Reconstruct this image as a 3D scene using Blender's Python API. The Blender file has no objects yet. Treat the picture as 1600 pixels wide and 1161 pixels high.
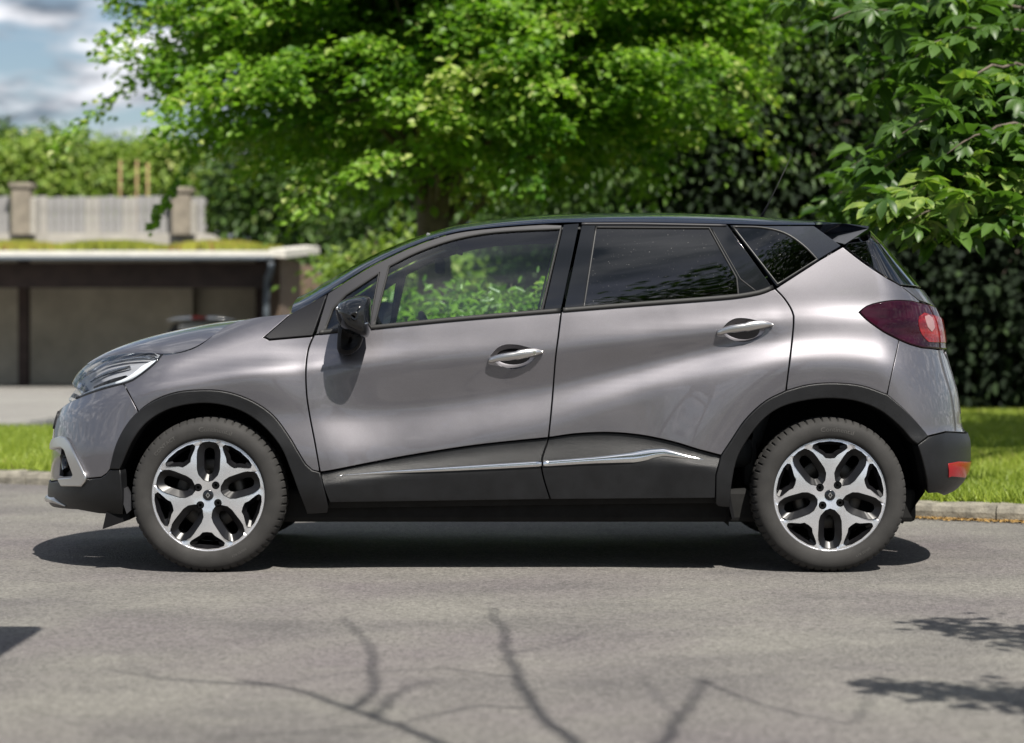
import bpy, bmesh, math, random
import numpy as np
from mathutils import Vector, Matrix
from mathutils.geometry import delaunay_2d_cdt

random.seed(7); RNG = np.random.default_rng(11)
SC = bpy.context.scene
COL = SC.collection
PI = math.pi

# ------------------------------------------------------------------ camera
CAMH = 1.0135        # camera height above the road
F = 3357.0           # focal length in units of a 1600-wide picture
HOR = 517.0          # height of the horizon in that picture
cam_d = bpy.data.cameras.new('camera'); cam = bpy.data.objects.new('camera', cam_d); COL.objects.link(cam)
cam.location = (0, 0, CAMH); cam.rotation_euler = (PI / 2, 0, 0)
cam_d.sensor_width = 36.0; cam_d.lens = 36.0 * F / 1600.0
cam_d.shift_y = -(580.5 - HOR) / 1600.0
cam_d.clip_start = 0.05; cam_d.clip_end = 2000
cam_d.dof.use_dof = True; cam_d.dof.focus_distance = 9.12; cam_d.dof.aperture_fstop = 36.0 * F / 1600.0 / 1000.0 / 0.036
SC.camera = cam
SC.render.resolution_x = 1024; SC.render.resolution_y = 743

# ------------------------------------------------------------------ light
SUN = Vector((0.30, -0.66, 1.0)).normalized()          # towards the sun
SUN_EL = math.asin(SUN.z); SUN_AZ = math.atan2(SUN.x, SUN.y)
world = bpy.data.worlds.new('World'); SC.world = world; world.use_nodes = True
wt = world.node_tree; wt.nodes.clear()
def wn(t, **k):
    n = wt.nodes.new(t)
    for a, b in k.items(): setattr(n, a, b)
    return n
sky = wn('ShaderNodeTexSky', sky_type='NISHITA', sun_disc=False, sun_elevation=SUN_EL, sun_rotation=SUN_AZ)
bg1 = wn('ShaderNodeBackground'); bg1.inputs['Strength'].default_value = 0.062
wt.links.new(sky.outputs[0], bg1.inputs[0])
tc = wn('ShaderNodeTexCoord'); sep = wn('ShaderNodeSeparateXYZ'); wt.links.new(tc.outputs['Generated'], sep.inputs[0])
mz = wn('ShaderNodeMath', operation='ABSOLUTE'); wt.links.new(sep.outputs[2], mz.inputs[0])
md = wn('ShaderNodeMath', operation='ADD'); wt.links.new(mz.outputs[0], md.inputs[0]); md.inputs[1].default_value = 0.22
vd = wn('ShaderNodeVectorMath', operation='DIVIDE'); wt.links.new(tc.outputs['Generated'], vd.inputs[0])
cb = wn('ShaderNodeCombineXYZ')
for i in range(3): wt.links.new(md.outputs[0], cb.inputs[i])
wt.links.new(cb.outputs[0], vd.inputs[1])
mp = wn('ShaderNodeMapping'); mp.inputs['Location'].default_value = (-4.2, 1.3, 2); mp.inputs['Scale'].default_value = (1.0, 1.0, 1.6)
wt.links.new(vd.outputs[0], mp.inputs['Vector'])
nz = wn('ShaderNodeTexNoise'); nz.inputs['Scale'].default_value = 4.6; nz.inputs['Detail'].default_value = 8; nz.inputs['Roughness'].default_value = 0.56
wt.links.new(mp.outputs[0], nz.inputs['Vector'])
rp = wn('ShaderNodeValToRGB'); rp.color_ramp.elements[0].position = 0.43; rp.color_ramp.elements[1].position = 0.58
wt.links.new(nz.outputs[0], rp.inputs[0])
nz2 = wn('ShaderNodeTexNoise'); nz2.inputs['Scale'].default_value = 6.5; nz2.inputs['Detail'].default_value = 5
wt.links.new(mp.outputs[0], nz2.inputs['Vector'])
rp2 = wn('ShaderNodeValToRGB'); rp2.color_ramp.elements[0].position = 0.40; rp2.color_ramp.elements[1].position = 0.68
rp2.color_ramp.elements[0].color = (0.34, 0.42, 0.53, 1); rp2.color_ramp.elements[1].color = (2.5, 2.5, 2.6, 1)
wt.links.new(nz2.outputs[0], rp2.inputs[0])
bg2 = wn('ShaderNodeBackground'); bg2.inputs['Strength'].default_value = 0.35
wt.links.new(rp2.outputs[0], bg2.inputs[0])
mxs = wn('ShaderNodeMixShader'); wt.links.new(rp.outputs[0], mxs.inputs[0]); wt.links.new(bg1.outputs[0], mxs.inputs[1]); wt.links.new(bg2.outputs[0], mxs.inputs[2])
wo = wn('ShaderNodeOutputWorld'); wt.links.new(mxs.outputs[0], wo.inputs[0])

sun_d = bpy.data.lights.new('sun', 'SUN'); sun_d.energy = 5.0; sun_d.angle = math.radians(0.53); sun_d.color = (1.0, 0.95, 0.87)
sun_o = bpy.data.objects.new('sun', sun_d); COL.objects.link(sun_o); sun_o.location = SUN * 40
sun_o.rotation_euler = (-SUN).to_track_quat('-Z', 'Y').to_euler()

SC.view_settings.view_transform = 'Standard'; SC.view_settings.look = 'None'
SC.view_settings.exposure = 0.64; SC.view_settings.gamma = 1.0; SC.view_settings.use_curve_mapping = False
SC.cycles.use_denoising = True
SC.cycles.max_bounces = 10; SC.cycles.transparent_max_bounces = 16; SC.cycles.diffuse_bounces = 3; SC.cycles.glossy_bounces = 4
SC.cycles.caustics_reflective = False; SC.cycles.caustics_refractive = False
SC.cycles.sample_clamp_indirect = 6.0

# ------------------------------------------------------------------ materials
def newmat(name):
    m = bpy.data.materials.new(name); m.use_nodes = True
    nt = m.node_tree; b = nt.nodes['Principled BSDF']
    return m, nt, b
def plain(name, col, rough=0.5, metal=0.0, spec=0.5, coat=0.0, coat_r=0.05, bump=0.0, bscale=200.0, var=0.0, vscale=8.0):
    m, nt, b = newmat(name)
    b.inputs['Base Color'].default_value = (*col, 1); b.inputs['Roughness'].default_value = rough
    b.inputs['Metallic'].default_value = metal; b.inputs['Specular IOR Level'].default_value = spec
    b.inputs['Coat Weight'].default_value = coat; b.inputs['Coat Roughness'].default_value = coat_r
    t = nt.nodes.new('ShaderNodeTexCoord')
    if bump:
        n = nt.nodes.new('ShaderNodeTexNoise'); n.inputs['Scale'].default_value = bscale; n.inputs['Detail'].default_value = 4
        nt.links.new(t.outputs['Object'], n.inputs['Vector'])
        bp = nt.nodes.new('ShaderNodeBump'); bp.inputs['Strength'].default_value = bump; bp.inputs['Distance'].default_value = 0.01
        nt.links.new(n.outputs[0], bp.inputs['Height']); nt.links.new(bp.outputs[0], b.inputs['Normal'])
    if var:
        n = nt.nodes.new('ShaderNodeTexNoise'); n.inputs['Scale'].default_value = vscale; n.inputs['Detail'].default_value = 7; n.inputs['Roughness'].default_value = 0.65
        nt.links.new(t.outputs['Object'], n.inputs['Vector'])
        r = nt.nodes.new('ShaderNodeValToRGB'); r.color_ramp.elements[0].position = 0.3; r.color_ramp.elements[1].position = 0.7
        r.color_ramp.elements[0].color = (*[c * (1 - var) for c in col], 1); r.color_ramp.elements[1].color = (*[min(1, c * (1 + var)) for c in col], 1)
        nt.links.new(n.outputs[0], r.inputs[0]); nt.links.new(r.outputs[0], b.inputs['Base Color'])
    return m
def carpaint(name, col, metal, rough, flake=0.12, coat=1.0):
    m, nt, b = newmat(name)
    b.inputs['Metallic'].default_value = metal; b.inputs['Roughness'].default_value = rough
    b.inputs['Coat Weight'].default_value = coat; b.inputs['Coat Roughness'].default_value = 0.02; b.inputs['Coat IOR'].default_value = 1.5
    t = nt.nodes.new('ShaderNodeTexCoord'); v = nt.nodes.new('ShaderNodeTexVoronoi'); v.inputs['Scale'].default_value = 900
    nt.links.new(t.outputs['Object'], v.inputs['Vector'])
    hs = nt.nodes.new('ShaderNodeMix'); hs.data_type = 'RGBA'
    hs.inputs[6].default_value = (*[c * (1 - flake) for c in col], 1); hs.inputs[7].default_value = (*[c * (1 + flake) for c in col], 1)
    nt.links.new(v.outputs['Color'], hs.inputs[0]); nt.links.new(hs.outputs[2], b.inputs['Base Color'])
    n = nt.nodes.new('ShaderNodeTexNoise'); n.inputs['Scale'].default_value = 5.0; n.inputs['Detail'].default_value = 6
    nt.links.new(t.outputs['Object'], n.inputs['Vector'])
    mr = nt.nodes.new('ShaderNodeMapRange'); mr.inputs[1].default_value = 0.35; mr.inputs[2].default_value = 0.75; mr.inputs[3].default_value = rough - 0.02; mr.inputs[4].default_value = rough + 0.06
    nt.links.new(n.outputs[0], mr.inputs[0]); nt.links.new(mr.outputs[0], b.inputs['Roughness'])
    return m
def glass(name, tint, ior=1.5, boost=1.0, dust=0.0):
    m = bpy.data.materials.new(name); m.use_nodes = True; nt = m.node_tree; nt.nodes.clear()
    o = nt.nodes.new('ShaderNodeOutputMaterial'); mix = nt.nodes.new('ShaderNodeMixShader')
    tr = nt.nodes.new('ShaderNodeBsdfTransparent'); tr.inputs[0].default_value = (*tint, 1)
    gl = nt.nodes.new('ShaderNodeBsdfGlossy'); gl.inputs['Roughness'].default_value = 0.0
    fr = nt.nodes.new('ShaderNodeFresnel'); fr.inputs[0].default_value = ior
    mu = nt.nodes.new('ShaderNodeMath'); mu.operation = 'MULTIPLY'; mu.inputs[1].default_value = boost; mu.use_clamp = True
    nt.links.new(fr.outputs[0], mu.inputs[0]); nt.links.new(mu.outputs[0], mix.inputs[0])
    nt.links.new(tr.outputs[0], mix.inputs[1]); nt.links.new(gl.outputs[0], mix.inputs[2])
    last = mix
    if dust:
        t = nt.nodes.new('ShaderNodeTexCoord'); n = nt.nodes.new('ShaderNodeTexNoise'); n.inputs['Scale'].default_value = 170; n.inputs['Detail'].default_value = 2
        nt.links.new(t.outputs['Object'], n.inputs['Vector'])
        r = nt.nodes.new('ShaderNodeValToRGB'); r.color_ramp.elements[0].position = 0.70; r.color_ramp.elements[1].position = 0.76
        r.color_ramp.elements[0].color = (0, 0, 0, 1); r.color_ramp.elements[1].color = (dust, dust, dust, 1)
        nt.links.new(n.outputs[0], r.inputs[0])
        df = nt.nodes.new('ShaderNodeBsdfDiffuse'); df.inputs[0].default_value = (0.6, 0.58, 0.55, 1)
        m2 = nt.nodes.new('ShaderNodeMixShader'); nt.links.new(r.outputs[0], m2.inputs[0]); nt.links.new(mix.outputs[0], m2.inputs[1]); nt.links.new(df.outputs[0], m2.inputs[2])
        last = m2
    nt.links.new(last.outputs[0], o.inputs[0])
    return m
def leafmat(name, c1, c2, trans=0.35, rough=0.45, c3=None):
    m = bpy.data.materials.new(name); m.use_nodes = True; nt = m.node_tree; b = nt.nodes['Principled BSDF']; o = nt.nodes['Material Output']
    a = nt.nodes.new('ShaderNodeAttribute'); a.attribute_name = 'rnd'
    r = nt.nodes.new('ShaderNodeValToRGB'); r.color_ramp.elements[0].color = (*c1, 1); r.color_ramp.elements[1].color = (*c2, 1)
    r.color_ramp.elements[0].position = 0.0; r.color_ramp.elements[1].position = 0.9
    if c3:
        e = r.color_ramp.elements.new(1.0); e.color = (*c3, 1)
    nt.links.new(a.outputs['Fac'], r.inputs[0]); nt.links.new(r.outputs[0], b.inputs['Base Color'])
    b.inputs['Roughness'].default_value = rough; b.inputs['Specular IOR Level'].default_value = 0.4
    tl = nt.nodes.new('ShaderNodeBsdfTranslucent')
    mu = nt.nodes.new('ShaderNodeMix'); mu.data_type = 'RGBA'; mu.blend_type = 'MULTIPLY'; mu.inputs[0].default_value = 1.0
    mu.inputs[7].default_value = (1.3, 1.5, 0.55, 1); nt.links.new(r.outputs[0], mu.inputs[6]); nt.links.new(mu.outputs[2], tl.inputs[0])
    mx = nt.nodes.new('ShaderNodeMixShader'); mx.inputs[0].default_value = trans
    nt.links.new(b.outputs[0], mx.inputs[1]); nt.links.new(tl.outputs[0], mx.inputs[2]); nt.links.new(mx.outputs[0], o.inputs[0])
    return m

M = {}
M['paint'] = carpaint('grey_metallic_paint', (0.176, 0.170, 0.185), 0.84, 0.42)
M['roofpaint'] = carpaint('black_pearl_paint', (0.010, 0.014, 0.024), 0.0, 0.5, flake=0.5); M['roofpaint'].node_tree.nodes['Principled BSDF'].inputs['Specular IOR Level'].default_value = 0.12
M['gloss_black'] = plain('gloss_black', (0.008, 0.009, 0.011), 0.05, spec=0.6)
M['frame_grey'] = plain('satin_grey_frame', (0.036, 0.036, 0.040), 0.45, spec=0.3)
M['clad'] = plain('dark_plastic', (0.0075, 0.0078, 0.0088), 0.40, spec=0.36, bump=0.2, bscale=700, var=0.45, vscale=7)
M['trim'] = plain('grained_black_trim', (0.010, 0.010, 0.012), 0.5, spec=0.28, bump=0.1, bscale=1200)
M['black'] = plain('matt_black', (0.004, 0.004, 0.005), 0.85, spec=0.2)
M['under'] = plain('underbody_black', (0.012, 0.012, 0.012), 0.8, spec=0.2, var=0.4)
M['chrome'] = plain('chrome', (0.85, 0.86, 0.87), 0.12, metal=1.0)
M['satin_chrome'] = plain('satin_chrome', (0.62, 0.61, 0.60), 0.28, metal=1.0)
M['seal'] = plain('grey_seal', (0.035, 0.035, 0.035), 0.4)
M['rubber'] = plain('seal_rubber', (0.01, 0.01, 0.01), 0.6)
M['tyre'] = plain('tyre_rubber', (0.030, 0.029, 0.028), 0.78, spec=0.3, bump=0.12, bscale=300, var=0.28, vscale=9)
M['tyre_text'] = plain('tyre_lettering', (0.075, 0.073, 0.070), 0.7, spec=0.3)
M['alloy'] = plain('machined_alloy', (0.84, 0.85, 0.89), 0.25, metal=0.85)
M['alloy_dark'] = plain('black_alloy_pocket', (0.006, 0.006, 0.007), 0.3, spec=0.35)
M['disc'] = plain('brake_steel', (0.09, 0.085, 0.08), 0.5, metal=0.8)
M['glass_clear'] = glass('green_tint_glass', (0.86, 0.95, 0.90), 1.52, 2.4)
M['glass_dark'] = glass('privacy_glass', (0.015, 0.018, 0.020), 1.52, 2.6, dust=0.2)
M['glass_front'] = glass('windscreen_glass', (0.78, 0.88, 0.83), 1.52, 1.3)
M['lens'] = glass('headlamp_lens', (0.95, 0.96, 0.97), 1.32, 0.9)
M['lamp_in'] = plain('lamp_reflector', (0.48, 0.49, 0.52), 0.28, metal=0.4)
M['drl'] = plain('lamp_light_guide', (0.80, 0.85, 0.90), 0.18, spec=0.5)
M['lamp_chrome'] = plain('lamp_chrome', (0.55, 0.57, 0.6), 0.15, metal=1.0)
M['tail'] = plain('tail_lamp_smoked_red', (0.020, 0.002, 0.007), 0.04, spec=0.28)
M['tail_red'] = plain('tail_lamp_red', (0.24, 0.006, 0.012), 0.06, spec=0.5)
def ribbed(m, c1, c2, sc):
    nt = m.node_tree; b = nt.nodes['Principled BSDF']; t = nt.nodes.new('ShaderNodeTexCoord'); w = nt.nodes.new('ShaderNodeTexNoise'); w.inputs['Scale'].default_value = sc; w.inputs['Detail'].default_value = 3
    mp_ = nt.nodes.new('ShaderNodeMapping'); mp_.inputs['Rotation'].default_value = (0, .5, 0); mp_.inputs['Scale'].default_value = (1.0, 1.0, 3.5); nt.links.new(t.outputs['Object'], mp_.inputs[0]); nt.links.new(mp_.outputs[0], w.inputs['Vector'])
    r = nt.nodes.new('ShaderNodeValToRGB'); r.color_ramp.elements[0].position = .38; r.color_ramp.elements[1].position = .66; r.color_ramp.elements[0].color = (*c1, 1); r.color_ramp.elements[1].color = (*c2, 1)
    nt.links.new(w.outputs[0], r.inputs[0]); nt.links.new(r.outputs[0], b.inputs['Base Color'])
ribbed(M['tail'], (0.012, 0.001, 0.005), (0.028, 0.003, 0.011), 6); ribbed(M['tail_red'], (0.10, 0.002, 0.005), (0.26, 0.006, 0.010), 9)
M['reflector'] = plain('red_reflector', (0.26, 0.008, 0.012), 0.15)
M['tail_clear'] = plain('tail_lamp_clear', (0.30, 0.17, 0.17), 0.1)
M['cabin'] = plain('cabin_charcoal', (0.03, 0.032, 0.034), 0.7, bump=0.1, bscale=400)
M['cabin_l'] = plain('cabin_grey', (0.14, 0.15, 0.15), 0.7)
M['wiper'] = M['trim']

# ------------------------------------------------------------------ object helpers
def link(o, parent=None):
    COL.objects.link(o)
    if parent is not None: o.parent = parent
    return o
def empty(name, loc, label=None, cat=None, group=None, rz=0.0):
    o = bpy.data.objects.new(name, None); o.location = loc; o.rotation_euler = (0, 0, rz); o.empty_display_size = 0.2
    COL.objects.link(o); return tag(o, label, cat, group)
def tag(o, label=None, cat=None, group=None, kind=None):
    if label: o['label'] = label
    if cat: o['category'] = cat
    if group: o['group'] = group
    if kind: o['kind'] = kind
    return o
def mk(name, verts, faces, mat, parent=None, smooth=False, normals=None, mats=None, midx=None):
    me = bpy.data.meshes.new(name)
    me.from_pydata([tuple(v) for v in verts], [], [tuple(int(i) for i in f) for f in faces])
    for m in (mats or [mat]): me.materials.append(m)
    if midx is not None: me.polygons.foreach_set('material_index', np.asarray(midx, dtype=np.int32))
    if smooth or normals is not None: me.polygons.foreach_set('use_smooth', np.ones(len(me.polygons), dtype=bool))
    me.update()
    if normals is not None: me.normals_split_custom_set_from_vertices([tuple(n) for n in normals])
    return link(bpy.data.objects.new(name, me), parent)
def mk_np(name, V, Fc, mat, parent=None, rnd=None, smooth=False):
    """big meshes of equal-sided faces straight from numpy arrays"""
    me = bpy.data.meshes.new(name); V = np.asarray(V, dtype=np.float32); Fc = np.asarray(Fc, dtype=np.int32)
    n, k = Fc.shape
    me.vertices.add(len(V)); me.vertices.foreach_set('co', V.ravel())
    me.loops.add(n * k); me.loops.foreach_set('vertex_index', Fc.ravel())
    me.polygons.add(n); me.polygons.foreach_set('loop_start', np.arange(0, n * k, k, dtype=np.int32))
    me.polygons.foreach_set('loop_total', np.full(n, k, dtype=np.int32))
    if smooth: me.polygons.foreach_set('use_smooth', np.ones(n, dtype=bool))
    if rnd is not None:
        a = me.attributes.new('rnd', 'FLOAT', 'POINT'); a.data.foreach_set('value', np.asarray(rnd, dtype=np.float32))
    me.update(calc_edges=True); me.validate(); me.materials.append(mat)
    return link(bpy.data.objects.new(name, me), parent)
def boxgeo(x0, x1, y0, y1, z0, z1):
    v = [(x, y, z) for z in (z0, z1) for y in (y0, y1) for x in (x0, x1)]
    f = [(0, 2, 3, 1), (4, 5, 7, 6), (0, 1, 5, 4), (2, 6, 7, 3), (0, 4, 6, 2), (1, 3, 7, 5)]
    return v, f
def box(name, b, mat, parent=None, bevel=0.0, seg=2, smooth=False):
    v, f = boxgeo(*b); o = mk(name, v, f, mat, parent)
    if bevel:
        bm = bmesh.new(); bm.from_mesh(o.data); bmesh.ops.bevel(bm, geom=bm.edges[:], offset=bevel, segments=seg, affect='EDGES', profile=0.5)
        bm.to_mesh(o.data); bm.free()
        if smooth: o.data.polygons.foreach_set('use_smooth', np.ones(len(o.data.polygons), dtype=bool))
    return o
def grid_faces(nu, nv, closed_u=False, closed_v=False, base=0, flip=False):
    fs = []
    for i in range(nu if closed_u else nu - 1):
        for j in range(nv if closed_v else nv - 1):
            a = i * nv + j; b = ((i + 1) % nu) * nv + j; c = ((i + 1) % nu) * nv + (j + 1) % nv; d = i * nv + (j + 1) % nv
            fs.append((base + a, base + d, base + c, base + b) if flip else (base + a, base + b, base + c, base + d))
    return fs
def tubegeo(pts, rad, seg=8, base=0, cap=True):
    pts = [Vector(p) for p in pts]; V = []; n = len(pts)
    if not hasattr(rad, '__len__'): rad = [rad] * n
    up = Vector((0.31, 0.17, 0.93)).normalized()
    for i, p in enumerate(pts):
        t = (pts[min(i + 1, n - 1)] - pts[max(i - 1, 0)]).normalized()
        a = t.cross(up); a = a.normalized() if a.length > 1e-4 else Vector((1, 0, 0)); b = t.cross(a)
        for k in range(seg):
            q = 2 * PI * k / seg; V.append(p + (a * math.cos(q) + b * math.sin(q)) * rad[i])
    Fc = grid_faces(n, seg, closed_v=True, base=base)
    if cap:
        Fc.append(tuple(base + k for k in range(seg))); Fc.append(tuple(base + (n - 1) * seg + k for k in reversed(range(seg))))
    return V, Fc
def tube(name, pts, rad, mat, parent=None, seg=8):
    V, Fc = tubegeo(pts, rad, seg); return mk(name, V, Fc, mat, parent, smooth=True)
def lathe(name, prof, mat, parent=None, seg=64, mats=None, midx=None, center=(0, 0, 0)):
    """revolve (radius, y) about the y axis"""
    V = []
    for k in range(seg):
        q = 2 * PI * k / seg
        for (r, y) in prof: V.append((center[0] + r * math.cos(q), center[1] + y, center[2] + r * math.sin(q)))
    Fc = grid_faces(seg, len(prof), closed_u=True)
    mi = None
    if midx is not None: mi = [midx[j] for _ in range(seg) for j in range(len(prof) - 1)]
    return mk(name, V, Fc, mat, parent, smooth=True, mats=mats, midx=mi)

# ------------------------------------------------------------------ ground geometry measured from the picture
def ground(px, py, z=0.0):
    D = (CAMH - z) * F / (py - HOR); return ((px - 800) * D / F, D, z)
def at(px, py, D):
    return Vector(((px - 800) * D / F, D, CAMH - (py - HOR) * D / F))

# ================================================================== SETTING
def noise_mix(nt, vec, scale, detail, lo, hi, rough=0.6):
    n = nt.nodes.new('ShaderNodeTexNoise'); n.inputs['Scale'].default_value = scale; n.inputs['Detail'].default_value = detail; n.inputs['Roughness'].default_value = rough
    nt.links.new(vec, n.inputs['Vector'])
    r = nt.nodes.new('ShaderNodeMapRange'); r.inputs[1].default_value = lo; r.inputs[2].default_value = hi
    nt.links.new(n.outputs[0], r.inputs[0]); return r.outputs[0]
def mixc(nt, fac, a, b, mode='MIX'):
    m = nt.nodes.new('ShaderNodeMix'); m.data_type = 'RGBA'; m.blend_type = mode
    if isinstance(fac, float): m.inputs[0].default_value = fac
    else: nt.links.new(fac, m.inputs[0])
    for i, c in ((6, a), (7, b)):
        if isinstance(c, tuple): m.inputs[i].default_value = (*c, 1)
        else: nt.links.new(c, m.inputs[i])
    return m.outputs[2]
def asphalt(name, base, dark, tint):
    m, nt, b = newmat(name); t = nt.nodes.new('ShaderNodeTexCoord'); v = t.outputs['Object']
    c = mixc(nt, noise_mix(nt, v, 0.55, 5, 0.42, 0.66), base, tint)
    st = nt.nodes.new('ShaderNodeMapping'); st.inputs['Scale'].default_value = (0.75, 1.15, 1); nt.links.new(v, st.inputs[0])
    c = mixc(nt, noise_mix(nt, st.outputs[0], 1.1, 6, 0.45, 0.72), c, dark)
    vo = nt.nodes.new('ShaderNodeTexVoronoi'); vo.inputs['Scale'].default_value = 95; nt.links.new(v, vo.inputs['Vector'])
    mm = nt.nodes.new('ShaderNodeMapRange'); mm.inputs[1].default_value = 0; mm.inputs[2].default_value = 1; mm.inputs[3].default_value = 0.68; mm.inputs[4].default_value = 1.32
    sp = nt.nodes.new('ShaderNodeSeparateColor'); nt.links.new(vo.outputs['Color'], sp.inputs[0]); nt.links.new(sp.outputs[0], mm.inputs[0])
    cc = nt.nodes.new('ShaderNodeCombineColor')
    for i in range(3): nt.links.new(mm.outputs[0], cc.inputs[i])
    c = mixc(nt, 1.0, c, cc.outputs[0], 'MULTIPLY')
    sk = noise_mix(nt, v, 60, 2, 0.69, 0.74)
    c = mixc(nt, sk, c, (0.42, 0.40, 0.36))
    nt.links.new(c, b.inputs['Base Color']); b.inputs['Roughness'].default_value = 0.88; b.inputs['Specular IOR Level'].default_value = 0.25
    n2 = nt.nodes.new('ShaderNodeTexNoise'); n2.inputs['Scale'].default_value = 95; n2.inputs['Detail'].default_value = 3; nt.links.new(v, n2.inputs['Vector'])
    bp = nt.nodes.new('ShaderNodeBump'); bp.inputs['Strength'].default_value = 0.8; bp.inputs['Distance'].default_value = 0.012
    nt.links.new(n2.outputs[0], bp.inputs['Height']); nt.links.new(bp.outputs[0], b.inputs['Normal'])
    return m
M['asphalt'] = asphalt('weathered_asphalt', (0.176, 0.169, 0.152), (0.106, 0.100, 0.098), (0.135, 0.120, 0.124))
M['drive'] = asphalt('pale_drive_asphalt', (0.25, 0.245, 0.225), (0.20, 0.19, 0.18), (0.22, 0.21, 0.20))
M['earth'] = plain('earth', (0.07, 0.065, 0.035), 0.95, var=0.4, vscale=0.7)
M['turf'] = plain('turf_soil', (0.11, 0.15, 0.03), 0.95, var=0.45, vscale=1.2)
M['kerb'] = plain('kerb_concrete', (0.20, 0.185, 0.15), 0.9, bump=0.5, bscale=70, var=0.45, vscale=14)
M['grassblade'] = leafmat('grass_blade', (0.17, 0.24, 0.03), (0.32, 0.38, 0.055), trans=0.3, rough=0.5, c3=(0.36, 0.32, 0.12))

def sheet(name, poly, z, mat, kind='structure'):
    o = mk(name, [(p[0], p[1], z) for p in poly], [tuple(range(len(poly)))], mat); o['kind'] = kind; return o
sheet('ground', [(-900, -200), (900, -200), (900, 1500), (-900, 1500)], -0.03, M['earth'])
KL = ground(40, 757); KR = ground(1510, 813)
ks = (KR[1] - KL[1]) / (KR[0] - KL[0])
def kerb_y(x): return KL[1] + ks * (x - KL[0])
sheet('road', [(-30, -25), (30, -25), (30, kerb_y(30) + .02), (-30, kerb_y(-30) + .02)], 0.0, M['asphalt'])
VZ = 0.085
DRY = 20.0
sheet('grass_verge', [(KL[0] + (DRY - KL[1] - .1) / ks, DRY), (22, kerb_y(22) + .1), (30, 40), (-1.0, 40), (-1.6, DRY + 0.4), (-3.0, DRY)], VZ, M['turf'])
sheet('driveway', [(-30, DRY - 0.1), (-2.9, DRY - 0.1), (-1.0, DRY + 2), (-1.0, 44), (-30, 44)], 0.045, M['drive'])
kang = math.atan(ks); kdir = Vector((math.cos(kang), math.sin(kang), 0)); knor = Vector((-kdir.y, kdir.x, 0))
kerb_root = empty('kerb', (KL[0], KL[1], 0), 'weathered concrete kerb between the road and the grass verge', 'kerb'); kerb_root.rotation_euler.z = kang
def kerb_mesh():
    prof = [(.0, -.03), (-.002, .045), (.004, .068), (.016, .080), (.035, .086), (.125, .090), (.130, -.03)]; V = []; nx = 10
    for i in range(nx):
        x = .004 + .907 * i / (nx - 1)
        for j, (y, z) in enumerate(prof): V.append((x, y + (random.uniform(-.004, .004) if 0 < j < 5 else 0), z + (random.uniform(-.005, .004) if 1 < j < 6 else 0)))
    m = len(prof); me = bpy.data.meshes.new('kerb_stone'); me.from_pydata(V, [], grid_faces(nx, m, flip=True) + [tuple(range(m)), tuple((nx - 1) * m + k for k in reversed(range(m)))])
    me.materials.append(M['kerb']); me.update(); return me
kms = [kerb_mesh() for _ in range(4)]
for i in range(-14, 22):
    o = bpy.data.objects.new('kerb_stone', kms[i % 4]); link(o, kerb_root); o.location = (i * 0.915, random.uniform(-.006, .006), random.uniform(-.006, .004)); o.rotation_euler.z = random.uniform(-.004, .004)

# grass blades on the parts of the verge that the picture can see
def grass(name, regions, label):
    P = []
    for (n, xa, xb, ya, yb) in regions:
        x = RNG.uniform(xa, xb, n); y = RNG.uniform(ya, yb, n)
        k = (y > KL[1] + ks * (x - KL[0]) + 0.125) & ((x > -2.2) | (y < DRY)); P.append(np.stack([x[k], y[k]], 1))
    P = np.concatenate(P); n = len(P)
    h = RNG.uniform(.03, .085, n) * (0.7 + 0.6 * (np.sin(P[:, 0] * 3.1) * np.cos(P[:, 1] * 2.3) * .5 + .5)); a = RNG.uniform(0, 2 * PI, n); w = RNG.uniform(.004, .009, n); lean = RNG.normal(0, .03, (n, 2))
    V = np.zeros((n, 3, 3)); V[:, 0, :2] = P + np.stack([np.cos(a), np.sin(a)], 1) * w[:, None]; V[:, 1, :2] = P - np.stack([np.cos(a), np.sin(a)], 1) * w[:, None]
    V[:, 2, :2] = P + lean; V[:, :2, 2] = VZ - .005; V[:, 2, 2] = VZ + h
    r = np.repeat(np.clip(RNG.beta(2, 2.4, n) + 0.25 * np.sin(P[:, 0] * 1.7 + P[:, 1]) * .6, 0, 1), 3)
    return tag(mk_np(name, V.reshape(-1, 3), np.arange(n * 3).reshape(-1, 3), M['grassblade'], rnd=r), label, 'grass', kind='stuff')
grass('grass', [(90000, 1.7, 4.4, 10.8, 16), (60000, 2.6, 6.5, 15, 25), (70000, -5.6, -2.4, 13.8, 20.0), (40000, -2.4, 1.9, 11.5, 17)], 'short sunlit lawn grass on the verge behind the kerb')
# litter in the gutter
def litter():
    n = 2600; x = RNG.uniform(1.4, 4.2, n); d = np.abs(RNG.normal(0, .05, n)) + .004
    y = KL[1] + ks * (x - KL[0]) - d
    V = np.zeros((n, 4, 3)); a = RNG.uniform(0, 2 * PI, n); s = RNG.uniform(.004, .014, n)
    for k in range(4):
        V[:, k, 0] = x + np.cos(a + k * PI / 2) * s; V[:, k, 1] = y + np.sin(a + k * PI / 2) * s * .6; V[:, k, 2] = .004 + RNG.uniform(0, .012, n)
    m = plain('leaf_litter', (0.28, 0.17, 0.05), .9, var=.4, vscale=30)
    tag(mk_np('leaf_litter', V.reshape(-1, 3), np.arange(n * 4).reshape(-1, 4), m), 'orange-brown dry leaf litter lying in the gutter along the kerb', 'leaf litter', kind='stuff')
litter()

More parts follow.
